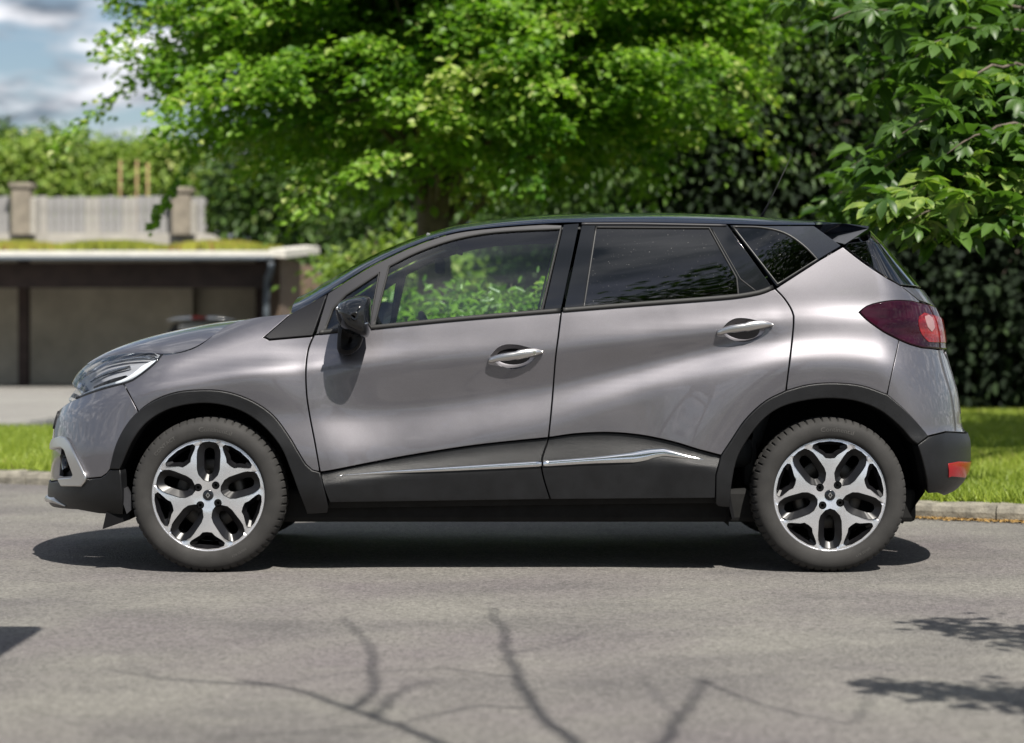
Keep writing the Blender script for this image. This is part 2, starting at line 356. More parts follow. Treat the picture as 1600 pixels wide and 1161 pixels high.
# ================================================================== THE CAR
YC = 9.875
def sx(px): return (np.asarray(px, float) - 800) / 373.0
def sz(py): return CAMH - (np.asarray(py, float) - HOR) / 373.0
CX = np.arange(0, 1601, 2.0); CY = np.arange(280, 861, 2.0)
def gblur(a, s, axis):
    r = int(s * 3.2) + 1; k = np.exp(-0.5 * (np.arange(-r, r + 1) / s) ** 2); k /= k.sum()
    ap = np.pad(a, [(r, r) if i == axis else (0, 0) for i in range(a.ndim)], mode='edge')
    return np.apply_along_axis(lambda v: np.convolve(v, k, mode='valid'), axis, ap)
def line(pts, s=10):
    p = np.array(pts, float); v = np.interp(CX, p[:, 0], p[:, 1]); return gblur(v, s, 0)
belt = line([(60, 615), (100, 600), (150, 580), (200, 569), (250, 562), (300, 553), (360, 534), (413, 528), (490, 522), (580, 513), (700, 501), (876, 486), (1000, 477), (1150, 464), (1210, 453), (1300, 448), (1400, 452), (1520, 470)])
crest = line([(60, 650), (250, 596), (400, 577), (480, 572), (650, 560), (860, 545), (950, 534), (1100, 518), (1180, 505), (1300, 496), (1420, 500), (1520, 520)], 14)
valley = line([(60, 690), (250, 640), (400, 645), (480, 652), (560, 648), (700, 636), (860, 608), (950, 588), (1050, 562), (1200, 532), (1300, 525), (1420, 535), (1520, 560)], 14)
bulge = line([(60, 720), (250, 690), (400, 700), (520, 712), (700, 692), (850, 662), (950, 625), (1050, 598), (1150, 574), (1250, 562), (1420, 570), (1520, 600)], 14)
dv = line([(60, 0), (350, .002), (470, .012), (560, .016), (860, .021), (1100, .021), (1220, .012), (1320, .006), (1520, .002)], 14)
wb = line([(60, .775), (250, .775), (360, .765), (430, .770), (520, .782), (620, .797), (900, .803), (1150, .800), (1250, .798), (1330, .79), (1520, .78)], 14)
ga = line([(60, .5), (430, .5), (540, .34), (700, .33), (1150, .33), (1280, .29), (1350, .27), (1520, .27)], 10)
gb = line([(60, 5), (300, 5), (420, 4.0), (500, .25), (560, .16), (1150, .16), (1300, .1), (1520, .1)], 10)
WM = np.zeros((len(CY), len(CX)))
for i, px in enumerate(CX):
    kn = np.array([belt[i], belt[i] + 30, crest[i], valley[i], bulge[i], max(bulge[i] + 60, 730), 760, 786, 815]); kn = np.maximum.accumulate(kn + np.arange(9) * .01)
    kw = np.array([wb[i], wb[i] + .019, .838, .838 - dv[i], .858, .862, .860, .848, .80])
    if px < 480 or px > 1220: kw[2] = .832
    t = np.maximum(0, (belt[i] - CY) / 373.0)
    WM[:, i] = np.where(CY < belt[i], wb[i] - ga[i] * t - gb[i] * t * t, np.interp(CY, kn, kw))
GX, GY = np.meshgrid(CX, CY)
def arch_bulge(cx, cy, pk, B, so, si):
    r = np.hypot(GX - cx, GY - cy); return B * np.exp(-np.where(r > pk, ((r - pk) / so) ** 2, ((r - pk) / si) ** 2))
WM -= .022 * ((GX - 800) / 640) ** 2 * np.clip((GY - 380) / 120, 0, 1)
WM = np.maximum(WM, .05)
WM = gblur(gblur(WM, 4.5, 0), 4.5, 1)
fade = np.clip((GY - 440) / 80, 0, 1)
BUL = gblur(gblur(arch_bulge(325, 780, 196, .034, 62, 130) * np.clip((GY - 505) / 70, 0, 1) + arch_bulge(1297, 776, 208, .036, 62, 140) * fade, 3.5, 0), 3.5, 1)
WM += BUL
# cladding (plastic lower door) map
pe = line([(460, 742), (500, 738), (580, 723), (650, 710), (750, 695), (857, 684), (900, 678), (950, 676), (1000, 680), (1050, 690), (1090, 702), (1127, 712), (1160, 716)], 6)
chl = line([(460, 750), (527, 744), (700, 734), (846, 725), (950, 718), (1100, 722), (1160, 724)], 6)
WC = np.zeros_like(WM)
for i, px in enumerate(CX):
    WC[:, i] = np.interp(CY, [pe[i] - 4, pe[i] + 2, pe[i] + 14, chl[i] + 2, chl[i] + 12, 786, 800], [.848, .846, .852, .874, .872, .862, .84])
WC -= .022 * ((GX - 800) / 640) ** 2
WC = gblur(gblur(WC, 2.2, 0), 2.2, 1)
WC += BUL
def sample(Mp, x, z):
    u = (np.asarray(x) * 373 + 800) / 2.0; v = (HOR - (np.asarray(z) - CAMH) * 373 - 280) / 2.0
    u = np.clip(u, 0, Mp.shape[1] - 1.001); v = np.clip(v, 0, Mp.shape[0] - 1.001)
    i = u.astype(int); j = v.astype(int); a = u - i; b = v - j
    return (Mp[j, i] * (1 - a) + Mp[j, i + 1] * a) * (1 - b) + (Mp[j + 1, i] * (1 - a) + Mp[j + 1, i + 1] * a) * b
def zprof(pts, D, s=3):
    p = np.array(pts, float); yy = np.arange(280, 861, 2.0); v = np.interp(yy, p[:, 0], p[:, 1]); v = gblur(v, s, 0)
    X = (v - 800) * 9.75 / F
    def f(z):
        py = HOR - (np.asarray(z) - CAMH) * F / D; return np.interp(py, yy, X)
    return f
xfz = zprof([(480, 330), (520, 235), (540, 188), (556, 152), (575, 128), (590, 116), (610, 108), (630, 100), (650, 92), (670, 87), (690, 84), (745, 83), (765, 79), (785, 79), (800, 90), (830, 130)], 9.6)
xrz = zprof([(340, 1335), (365, 1350), (400, 1385), (430, 1414), (455, 1438), (480, 1457), (500, 1466), (520, 1470), (545, 1473), (575, 1481), (610, 1491), (640, 1495), (668, 1497), (676, 1505), (690, 1508), (720, 1507), (742, 1501), (757, 1490), (768, 1466), (790, 1440)], 9.6, 2)
NE = 2.25; RR = 0.75
def Lf(z): return np.interp(z, [.2, .9], [.60, .52])
def Lr(z): return np.interp(z, [.3, .75, 1.0, 1.2, 1.4], [.42, .46, .44, .30, .14])
def xz_to_q(x, z):
    x = np.asarray(x, float); z = np.asarray(z, float); a0 = xfz(z); L = Lf(z); b0 = xrz(z); K = Lr(z)
    uf = np.clip((x - a0) / L, 1e-6, 1); ur = np.clip((b0 - x) / K, 1e-6, 1)
    qa = a0 + L - (PI / 2 - np.arccos(np.clip((1 - uf) ** (NE / 2), 0, 1))) * RR
    qb = b0 - K + (PI / 2 - np.arccos(np.clip((1 - ur) ** (NE / 2), 0, 1))) * RR
    return np.where(uf < 1, qa, np.where(ur < 1, qb, x))
def q_to_xw(q, z, Mp):
    q = np.asarray(q, float); z = np.asarray(z, float); a0 = xfz(z); L = Lf(z); b0 = xrz(z); K = Lr(z)
    af = np.clip(PI / 2 - (a0 + L - q) / RR, 0, PI / 2); ar = np.clip(PI / 2 - (q - b0 + K) / RR, 0, PI / 2)
    isf = q < a0 + L; isr = q > b0 - K
    x = np.where(isf, a0 + L * (1 - np.cos(af) ** (2 / NE)), np.where(isr, b0 - K * (1 - np.cos(ar) ** (2 / NE)), q))
    g = np.where(isf, np.sin(af) ** (2 / NE), np.where(isr, np.sin(ar) ** (2 / NE), 1.0))
    return x, sample(Mp, x, z) * g
def P3(q, z, Mp):
    x, w = q_to_xw(q, z, Mp); return np.stack([x, -w, np.asarray(z, float) + 0 * x], -1)
def N3(q, z, Mp, e=.006):
    dq = P3(q + e, z, Mp) - P3(q - e, z, Mp); dz = P3(q, z + e, Mp) - P3(q, z - e, Mp)
    n = np.cross(dq, dz); l = np.linalg.norm(n, axis=-1, keepdims=True); return n / np.maximum(l, 1e-12)
def unproj(p, Mp):
    if p[0] in ('f', 'r'):
        D = 9.6; z = CAMH - (p[2] - HOR) * D / F; a = p[1] * PI / 2
        return (float(xfz(z) + Lf(z) - (PI / 2 - a) * RR), z) if p[0] == 'f' else (float(xrz(z) - Lr(z) + (PI / 2 - a) * RR), z)
    w = .8
    for _ in range(14):
        D = YC - w; x = (p[0] - 800) * D / F; z = CAMH - (p[1] - HOR) * D / F
        q = xz_to_q(x, z); w = .5 * w + .5 * float(q_to_xw(q, z, Mp)[1])
    return (float(q), z)
def C(pts, step=7.0):
    """smooth curve through picture points"""
    P = [Vector(p) for p in pts]; out = []
    if len(P) == 2:
        n = max(1, int((P[1] - P[0]).length / step)); return [tuple(P[0].lerp(P[1], i / n)) for i in range(n + 1)]
    for i in range(len(P) - 1):
        p0 = P[i - 1] if i else P[0] * 2 - P[1]; p1, p2 = P[i], P[i + 1]; p3 = P[i + 2] if i + 2 < len(P) else P[-1] * 2 - P[-2]
        n = max(1, int((p2 - p1).length / step))
        for k in range(n):
            t = k / n; out.append(tuple(0.5 * ((2 * p1) + (p2 - p0) * t + (2 * p0 - 5 * p1 + 4 * p2 - p3) * t * t + (3 * p1 - p0 - 3 * p2 + p3) * t ** 3)))
    out.append(tuple(P[-1])); return out
def S(pts, step=9.0):
    """straight run through picture points; ring points pass through"""
    out = []
    for a, b in zip(pts[:-1], pts[1:]):
        if isinstance(a[0], str) or isinstance(b[0], str): out.append(a); continue
        A, B = Vector(a), Vector(b); n = max(1, int((B - A).length / step)); out += [tuple(A.lerp(B, i / n)) for i in range(n)]
    out.append(pts[-1]); return out
def J(*edges):
    out = []
    for e in edges:
        for p in e:
            if out and not isinstance(p[0], str) and not isinstance(out[-1][0], str) and math.hypot(p[0] - out[-1][0], p[1] - out[-1][1]) < .8: continue
            out.append(p)
    while not isinstance(out[0][0], str) and not isinstance(out[-1][0], str) and math.hypot(out[0][0] - out[-1][0], out[0][1] - out[-1][1]) < .8: out.pop()
    return out
R = lambda l: list(reversed(l))
def densify(L, d=.025):
    out = []
    for i in range(len(L)):
        a = np.array(L[i]); b = np.array(L[(i + 1) % len(L)]); n = max(1, int(np.linalg.norm(b - a) / d))
        out += [tuple(a + (b - a) * k / n) for k in range(n)]
    return np.array(out)
def area2(p): return 0.5 * np.sum(p[:, 0] * np.roll(p[:, 1], -1) - np.roll(p[:, 0], -1) * p[:, 1])
def offset_poly(p, d):
    """p counter-clockwise; positive d moves inward"""
    e = np.roll(p, -1, 0) - p; e /= np.maximum(np.linalg.norm(e, axis=1, keepdims=True), 1e-9); n = np.stack([-e[:, 1], e[:, 0]], 1)
    m = n + np.roll(n, 1, 0); l2 = np.sum(m * m, 1, keepdims=True); m = m * 2 / np.maximum(l2, .8)
    return p + m * d
def inpoly(pts, poly):
    x, y = pts[:, 0][:, None], pts[:, 1][:, None]; x1, y1 = poly[:, 0][None], poly[:, 1][None]; x2, y2 = np.roll(poly[:, 0], -1)[None], np.roll(poly[:, 1], -1)[None]
    c = ((y1 > y) != (y2 > y)) & (x < (x2 - x1) * (y - y1) / np.where(np.abs(y2 - y1) < 1e-12, 1e-12, y2 - y1) + x1)
    return c.sum(1) % 2 == 1
def dist2(pts, poly):
    a = poly[None]; b = np.roll(poly, -1, 0)[None]; p = pts[:, None]; ab = b - a
    t = np.clip(np.sum((p - a) * ab, 2) / np.maximum(np.sum(ab * ab, 2), 1e-12), 0, 1); return np.min(np.linalg.norm(p - a - ab * t[..., None], axis=2), 1)
def triangulate(loops, step):
    """outer ccw loop and hole loops -> points, triangles; interior filled with a grid"""
    o = loops[0]; lo = o.min(0); hi = o.max(0)
    gx, gy = np.meshgrid(np.arange(lo[0], hi[0], step), np.arange(lo[1], hi[1], step)); g = np.stack([gx.ravel(), gy.ravel()], 1)
    if len(g):
        k = inpoly(g, o)
        for h in loops[1:]: k &= ~inpoly(g, h)
        g = g[k]
        for l in loops:
            if len(g): g = g[dist2(g, l) > .5 * step]
    vs = []; es = []
    for l in loops:
        b = len(vs); vs += [Vector((float(p[0]), float(p[1]))) for p in l]; es += [(b + i, b + (i + 1) % len(l)) for i in range(len(l))]
    vs += [Vector((float(p[0]), float(p[1]))) for p in g]
    r = delaunay_2d_cdt(vs, es, [], 0, 1e-6); P = np.array([tuple(v) for v in r[0]]); T = np.array([f for f in r[2] if len(f) == 3])
    c = P[T].mean(1); k = inpoly(c, o)
    for h in loops[1:]: k &= ~inpoly(c, h)
    T = T[k]; a = P[T]; cr = (a[:, 1, 0] - a[:, 0, 0]) * (a[:, 2, 1] - a[:, 0, 1]) - (a[:, 1, 1] - a[:, 0, 1]) * (a[:, 2, 0] - a[:, 0, 0])
    T[cr < 0] = T[cr < 0][:, ::-1]; return P, T
CAR = empty('car', (0, YC, 0), 'grey compact crossover with black roof parked on the road in side view', 'car')
NEAR = []
def panel(name, poly, mat, parent=CAR, holes=(), Mp=None, gap=.0050, rim=.018, off=0.0, step=.022, rr=.0022, near=True):
    Mp = WM if Mp is None else Mp
    loops = []
    for k, l in enumerate([poly] + list(holes)):
        p = densify([unproj(q, Mp) for q in l]); a = area2(p)
        if (a < 0): p = p[::-1]
        p = offset_poly(p, gap if k == 0 else -gap)
        loops.append(p)
    P, T = triangulate(loops, step)
    n = N3(P[:, 0], P[:, 1], Mp); V = P3(P[:, 0], P[:, 1], Mp) + n * off
    VV = [V]; NN = [n]; FF = [tuple(t) for t in T]; base = len(V)
    for k, l in enumerate(loops):
        sg = -1 if k == 0 else 1
        lo = offset_poly(l, sg * .004); n0 = N3(l[:, 0], l[:, 1], Mp); p0 = P3(l[:, 0], l[:, 1], Mp) + n0 * off
        out = P3(lo[:, 0], lo[:, 1], Mp) + n0 * off - p0; out -= n0 * np.sum(out * n0, 1, keepdims=True); out /= np.maximum(np.linalg.norm(out, axis=1, keepdims=True), 1e-9)
        s = .7071; r1 = p0 + out * rr * s - n0 * rr * (1 - s); r2 = p0 + out * rr - n0 * rr; r3 = p0 + out * rr - n0 * rim
        VV += [p0, r1, r2, r3]; NN += [n0, (n0 + out) * s, out, out]; m = len(l)
        for a in range(3):
            for i in range(m):
                j = (i + 1) % m; A, B, Cc, Dd = base + a * m + i, base + a * m + j, base + (a + 1) * m + j, base + (a + 1) * m + i
                FF.append((A, Dd, Cc, B) if k == 0 else (A, B, Cc, Dd))
        base += 4 * m
    o = mk(name, np.concatenate(VV), FF, mat, parent, normals=np.concatenate(NN))
    if near and parent is CAR: NEAR.append(o)
    return o
def sweep(name, pts, hw, h, mat, parent=CAR, Mp=None, off=0.0, near=True, seg=5, shift=0.0):
    """a half-round bead laid along a picture line on the body"""
    Mp = WM if Mp is None else Mp
    q = np.array([unproj(p, Mp) for p in pts]); n = N3(q[:, 0], q[:, 1], Mp); P = P3(q[:, 0], q[:, 1], Mp) + n * off
    t = np.gradient(P, axis=0); t /= np.linalg.norm(t, axis=1, keepdims=True); b = np.cross(n, t); b /= np.linalg.norm(b, axis=1, keepdims=True)
    m = len(P); hw = np.interp(np.linspace(0, 1, m), np.linspace(0, 1, len(hw)), hw) if hasattr(hw, '__len__') else np.full(m, hw)
    V = []
    for i in range(m):
        for k in range(seg + 1):
            a = PI * k / seg; V.append(P[i] + b[i] * (math.cos(a) + shift) * hw[i] + n[i] * (math.sin(a) ** .7 * h * min(1, hw[i] / max(hw) * 1.6) - (.004 if k in (0, seg) else 0)))
    Fc = grid_faces(m, seg + 1, flip=True)
    Fc.append(tuple(range(seg + 1))); Fc.append(tuple((m - 1) * (seg + 1) + k for k in reversed(range(seg + 1))))
    o = mk(name, V, Fc, mat, parent, smooth=True)
    if near and parent is CAR: NEAR.append(o)
    return o

# ---- shared lines (picture points of the photograph, 1600 wide)
l_doorF = C([(491, 523), (482, 545), (478, 575), (479, 615), (484, 650), (492, 692), (500, 738)])
l_doorF_low = C([(500, 738), (506, 763), (515, 786)])
l_B = C([(877, 486.5), (873, 520), (868, 560), (864, 610), (860, 655), (857, 684)])
l_B_low = C([(857, 684), (854, 695), (848, 712), (846, 728), (850, 750), (860, 781)])
l_R = C([(1211, 451), (1226, 467), (1238, 487), (1240, 505), (1235, 555), (1228, 611)])
b_F = C([(491, 523), (580, 513.5), (700, 501), (800, 492.5), (877, 486.5)])
b_R = C([(877, 486.5), (1000, 477), (1100, 469), (1150, 465), (1187, 459), (1211, 451)])
pb_F = C([(500, 738), (520, 735), (580, 723), (650, 710), (750, 695), (857, 684)])
pb_R = C([(857, 684), (900, 678), (950, 676), (1000, 680), (1050, 690), (1090, 702), (1127, 712)])
archF = C([(172, 733), (183, 693), (203, 658), (233, 631), (270, 615), (310, 610), (350, 612), (390, 625), (425, 648), (450, 680), (465, 705), (478, 726), (488, 735), (500, 738)])
archF_in = C([(188, 733), (207, 690), (230, 660), (265, 639), (310, 630), (350, 633), (385, 646), (415, 669), (440, 700), (455, 735), (468, 770), (480, 800)])
aR1 = C([(1228, 611), (1195, 628), (1165, 656), (1143, 688), (1127, 712)])
aR2 = C([(1228, 611), (1262, 602), (1300, 599), (1345, 603), (1386, 617)])
aR3 = C([(1386, 617), (1412, 640), (1433, 662), (1449, 682)])
archR_in = C([(1140, 792), (1142, 760), (1150, 720), (1165, 690), (1190, 657), (1220, 636), (1260, 625), (1300, 622), (1340, 627), (1375, 641), (1405, 665), (1425, 688), (1433, 694)])
f_top = C([(512, 458), (560, 427), (600, 405.5), (640, 387), (680, 372), (720, 362), (780, 355), (850, 350), (906, 348)])
tl_up = C([(1343, 488), (1355, 479), (1375, 473), (1400, 470), (1425, 471), (1437, 474)])
tl_lo = C([(1343, 488), (1355, 500), (1380, 518), (1405, 531)]); tl_lo2 = C([(1405, 531), (1422, 538), (1440, 543)])
tgate = C([(1317, 385), (1345, 407), (1380, 431), (1408, 447), (1437, 470)])
hl_up = C([(253, 554), (240, 549), (220, 549), (190, 552), (160, 559), (138, 568)])
hl_lo = C([(253, 554), (246, 564), (226, 581), (207, 594), (193, 599)]); hl_lo2 = C([(193, 599), (165, 606), (140, 614), (120, 622)])

# ---- painted panels
fender = panel('fender', J(S([(193, 599), (217, 645)]), [p for p in archF if p[0] > 217], R(l_doorF)[:-1], S([(490, 525), (421, 531), (413, 527), (457, 489)]), C([(457, 489), (430, 491.5), (400, 495), (362, 504), (345, 514), (330, 526), (310, 540), (290, 548), (270, 552), (253, 554)]), hl_lo), M['paint'])
door1 = panel('door', J(b_F, l_B, R(pb_F), R(l_doorF)), M['paint'], holes=[C([(768, 556), (778, 545), (790, 540), (806, 540), (820, 543), (836, 549), (832, 562), (815, 573), (798, 575), (780, 569), (768, 556)], 4)[:-1]])
door2 = panel('door', J(b_R, l_R, aR1, R(pb_R), R(l_B)), M['paint'], holes=[C([(1128, 516), (1138, 505), (1150, 499), (1166, 499), (1180, 502), (1195, 508), (1190, 522), (1174, 531), (1156, 533), (1140, 528), (1128, 516)], 4)[:-1]])
quarter = panel('rear_quarter_panel', J(S([(1211, 451), (1280, 406.5), (1317, 385)]), tgate, R(tl_up), tl_lo, S([(1405, 531), (1386, 617)]), R(aR2), R(l_R)), M['paint'])
fbump = panel('front_bumper', J([('f', 0, 641), ('f', .25, 638)], R(hl_lo2), S([(193, 599), (217, 645)]), [p for p in R(archF) if p[0] < 217], S([(172, 733), (167, 740), (158, 746), (138, 748)]), [(110, 749), ('f', .3, 749), ('f', 0, 749)]), M['paint'],
              holes=[J(S([(96, 700), (104, 702), (117, 742), (100, 744), (93, 742)]))])
rbump = panel('rear_bumper', J(S([(1405, 531)]), tl_lo2, [('r', .42, 546), ('r', .36, 560), ('r', .33, 610), ('r', .32, 650), ('r', 0, 650), ('r', 0, 673), ('r', .35, 673)], S([(1478, 675), (1449, 682)]), R(aR3), S([(1386, 617), (1405, 531)])), M['paint'])
tail = panel('tailgate', J([('r', 0, 454), ('r', .55, 452)], S([(1408, 447), (1437, 470)]), [('r', .36, 481), ('r', .12, 493), ('r', .10, 545), ('r', .33, 548), ('r', .30, 646), ('r', 0, 646)]), M['paint'])
rwin = panel('rear_window', J([('r', 0, 364), ('r', .6, 364)], S([(1325, 379), (1319, 386)]), C([(1319, 386), (1345, 406), (1380, 430), (1407, 446)]), [('r', .55, 450), ('r', 0, 452)]), M['glass_dark'], rim=.01)
# ---- dark plastic
archF_p = panel('arch_moulding', J(archF, S([(500, 738), (507, 765), (513, 790), (512, 800), (480, 802)]), R(archF_in)[1:], S([(188, 733), (172, 733)])), M['clad'], off=.009, rim=.05, rr=.006)
archR_p = panel('arch_moulding', J(S([(1118, 786), (1119, 742), (1127, 712)]), R(aR1), aR2, aR3, S([(1449, 682), (1433, 694)]), R(archR_in), S([(1140, 792), (1122, 790)])), M['clad'], off=.009, rim=.05, rr=.006)
fb_low = panel('bumper_skirt', J([('f', 0, 750), ('f', .3, 750), (112, 750)], S([(138, 749), (158, 747), (167, 741), (172, 734), (188, 734), (190, 762), (193, 804), (155, 802), (122, 796)]), [('f', .32, 788), ('f', 0, 785)]), M['clad'], off=.004, rim=.06, rr=.006)
rb_low = panel('bumper_skirt', J([('r', 0, 674), ('r', .36, 674)], S([(1478, 676), (1450, 683), (1434, 695)]), C([(1434, 695), (1442, 722), (1448, 750), (1449, 770)]), S([(1449, 770), (1462, 769)]), [('r', .5, 764), ('r', .3, 757), ('r', 0, 755)]), M['clad'], off=.006, rim=.06, rr=.006)
clad1 = panel('cladding', J(pb_F, l_B_low, S([(860, 781), (515, 786)]), R(l_doorF_low)), M['clad'], parent=door1, Mp=WC, rim=.03)
clad2 = panel('cladding', J(pb_R, S([(1127, 712), (1119, 742), (1118, 779), (860, 781)]), R(l_B_low)), M['clad'], parent=door2, Mp=WC, rim=.03)
sill = panel('sill', J(S([(480, 786), (1140, 780), (1140, 794), (820, 798), (480, 803)])), M['under'], off=-.035, rim=.2)
# chrome strips on the door cladding
sweep('chrome_strip', S([(527, 743.5), (600, 738.5), (700, 733), (846, 724.5)]), [.001, .006, .008, .0105, .0125, .013], .010, M['chrome'], door1, WC)
pch = S([(849, 724.5), (950, 717.5), (990, 714), (1020, 708), (1037, 706), (1070, 713), (1101, 718.5)])
sweep('chrome_strip', pch, [.013, .0135, .014, .015, .018, .022, .027, .018, .010, .001], .010, M['chrome'], door2, WC)
# ---- greenhouse
sailp = panel('mirror_base_trim', J(S([(413, 527), (421, 531), (489, 525), (512, 459), (457, 489)])), M['trim'], off=.004, rr=.004)
q_glass = J(S([(507, 517), (577, 510)]), S([(577, 510), (592, 427)]), S([(592, 427), (540, 461), (520, 482), (507, 517)]))
f_glass = J(C([(584, 510), (700, 498.5), (800, 490), (846, 486.5)]), S([(846, 486.5), (876, 357.5)]), C([(876, 357.5), (800, 361), (750, 366), (700, 377), (650, 395), (608, 416)]), S([(608, 416), (584, 510)]))
frame1 = panel('window_frame', J(S([(493, 521), (512, 458)]), f_top[:-8], S([(879, 351), (847, 487)]), R(b_F[:-5])), M['frame_grey'], parent=door1, holes=[q_glass, f_glass], rim=.03)
bp1 = panel('pillar_trim', J(S([(880, 350), (906, 348), (877, 485.5), (848, 488)])), M['gloss_black'], parent=door1, off=.001)
panel('window', q_glass, M['glass_clear'], parent=door1, gap=-.004, off=-.006, rim=.003, rr=.001)
panel('window', f_glass, M['glass_clear'], parent=door1, gap=-.004, off=-.006, rim=.003, rr=.001)
r_glass = J(S([(931, 355), (1108, 356), (1130, 396), (1151, 434), (1154, 460)]), C([(1154, 460), (1050, 469.5), (912, 481.5)]), S([(912, 481.5), (931, 355)]))
frame2 = panel('window_frame', J(S([(909, 348), (1137, 350.5), (1208, 449), (1187, 457.5), (1150, 464)]), R(C([(880, 485), (1000, 475.5), (1100, 468), (1150, 464)])), S([(880, 485), (909, 348)])), M['gloss_black'], parent=door2, holes=[r_glass], rim=.03)
panel('window', r_glass, M['glass_dark'], parent=door2, gap=-.004, off=-.005, rim=.003, rr=.001)
qr_glass = J(C([(1145, 354), (1190, 355.5), (1226, 364), (1255, 383), (1277, 405)]), S([(1277, 405), (1215, 444)]), S([(1215, 444), (1145, 354)]))
dpil = panel('pillar_trim', J(S([(1140, 351), (1200, 352), (1272, 352), (1316, 384), (1280, 405.5), (1213, 448)])), M['roofpaint'], holes=[qr_glass], rim=.03)
panel('window', qr_glass, M['glass_dark'], parent=dpil, gap=-.004, off=-.003, rim=.003, rr=.001)
sweep('seal', qr_glass + [qr_glass[0]], .0042, .004, M['seal'], dpil, seg=4)
sweep('weatherstrip', C([(500, 519.5), (580, 511.8), (700, 499.8), (800, 491.2), (876, 485)]), .011, .008, M['rubber'], door1)
sweep('weatherstrip', C([(880, 484.5), (1000, 475), (1100, 467.5), (1150, 463), (1187, 456.5), (1208, 448.5)]), .011, .008, M['rubber'], door2)
sweep('frame_strip', S([(909, 350), (1000, 350), (1135, 352.5)]), .006, .006, M['frame_grey'], door2)
sweep('frame_strip', S([(932, 353), (912, 482)]), .0035, .004, M['seal'], door2, seg=4)
sweep('seam', S([(1112, 357), (1157, 436), (1184, 457)]), .003, .002, M['rubber'], door2, seg=4)
sweep('glass_seal', f_glass + [f_glass[0]], .0045, .004, M['rubber'], door1, seg=4)
sweep('glass_seal', q_glass + [q_glass[0]], .0045, .004, M['rubber'], door1, seg=4)
sweep('glass_seal', r_glass + [r_glass[0]], .004, .003, M['rubber'], door2, seg=4)
# ---- lamps
hl = J(hl_up, [(122, 578), (112, 592), ('f', .42, 606), ('f', .36, 622), ('f', .42, 628)], R(hl_lo2), R(hl_lo))
head = panel('headlight', hl, M['lamp_in'], off=-.035, rim=.02)
panel('lens', hl, M['lens'], parent=head, off=.001, rim=.03)
sweep('light_guide', C([(122, 615), (150, 604), (185, 594), (206, 583), (223, 569), (243, 559)]), [.006, .008, .010, .012, .016, .008], .012, M['drl'], head, off=-.022)
sweep('light_guide', C([(135, 592), (165, 576), (200, 567)]), [.003, .008, .004], .01, M['lamp_chrome'], head, off=-.024)
sweep('light_guide', C([(128, 583), (165, 563), (200, 556), (240, 554)]), [.004, .010, .010, .004], .01, M['lamp_chrome'], head, off=-.018)
sweep('reflector', C([(140, 602), (165, 592), (192, 583)]), [.006, .012, .006], .012, M['alloy_dark'], head, off=-.03)
sweep('reflector', S([(118, 600), (126, 612)]), [.02, .02], .02, M['lamp_chrome'], head, off=-.03)
sweep('lamp_seal', hl_lo + hl_lo2[1:], .006, .004, M['gloss_black'], head, off=.0)
tlp = J(tl_up, [('r', .40, 481), ('r', .2, 493), ('r', .12, 506), ('r', .12, 540), ('r', .3, 545), ('r', .42, 545)], R(tl_lo2), R(tl_lo))
tl = panel('tail_light', tlp, M['tail'], off=.006, rr=.006)
panel('red_lens', J(C([(1434, 494), (1442, 488), (1452, 491)]), [('r', .3, 498), ('r', .2, 506), ('r', .2, 530), ('r', .33, 537)], C([(1449, 536), (1438, 524), (1433, 508), (1434, 494)])), M['tail_red'], parent=tl, off=.0085, rim=.004)
panel('reversing_lens', J(C([(1442, 494), (1448, 491.5), (1454, 496), (1458, 514), (1453, 520), (1446, 512), (1442, 494)])[:-1]), M['tail_clear'], parent=tl, off=.0105, rim=.004)
refl = panel('rear_reflector', J(S([(1479, 723), (1495, 720)]), [('r', .26, 718), ('r', .3, 728), ('r', .42, 740)], S([(1484, 745), (1479, 747)])), M['reflector'], off=.010, rim=.006)
# fog lamp surround
cc_out = J([('f', .30, 690), ('f', .33, 684)], S([(97, 682), (106, 684), (112, 692), (137, 744), (136, 752), (130, 760), (99, 760), (94, 750), (93, 748)]), S([(93, 748), (115, 746), (117, 742), (104, 704), (99, 700), (95, 700)]), [('f', .30, 700)])
fogc = panel('fog_lamp_surround', cc_out, M['satin_chrome'], off=.014, rim=.02, rr=.006)
fogp = panel('fog_lamp', J(S([(93, 698), (106, 700), (120, 744), (96, 746)]), [('f', .28, 744), ('f', .28, 700)]), M['trim'], off=-.03, rim=.01)
sweep('fog_lens', S([(97, 712), (101, 734)]), [.02, .024], .03, M['gloss_black'], fogp, off=-.02)
grl = panel('grille', J([('f', 0, 644), ('f', .24, 641), ('f', .26, 670), ('f', 0, 674)]), M['trim'], off=.006)
sweep('lip', [('f', .02, 779), ('f', .2, 779), (86, 781), (104, 790)], [.018, .016, .012, .003], .016, M['satin_chrome'], fb_low, off=.004)
# inner body shell behind the gaps
shell = panel('inner_shell', J(S([(125, 633), (193, 607), (225, 590), (252, 567), (300, 552), (355, 518), (420, 506), (460, 505), (497, 528)]), R(R(C([(497, 528), (700, 507), (877, 492), (1000, 484), (1150, 471), (1213, 456)]))), S([(1213, 456), (1282, 412), (1315, 392), (1400, 452), (1430, 480)]), [(1445, 520), (1455, 560), (1470, 620), (1468, 668)], S([(1449, 684)]), R(aR3), R(aR2), aR1, S([(1127, 712), (1121, 742), (1121, 780), (515, 784), (503, 742)]), R(archF), S([(172, 733), (125, 745)]), [(112, 700), (112, 650)]), M['black'], off=-.024, gap=.004, rim=.01, step=.035)
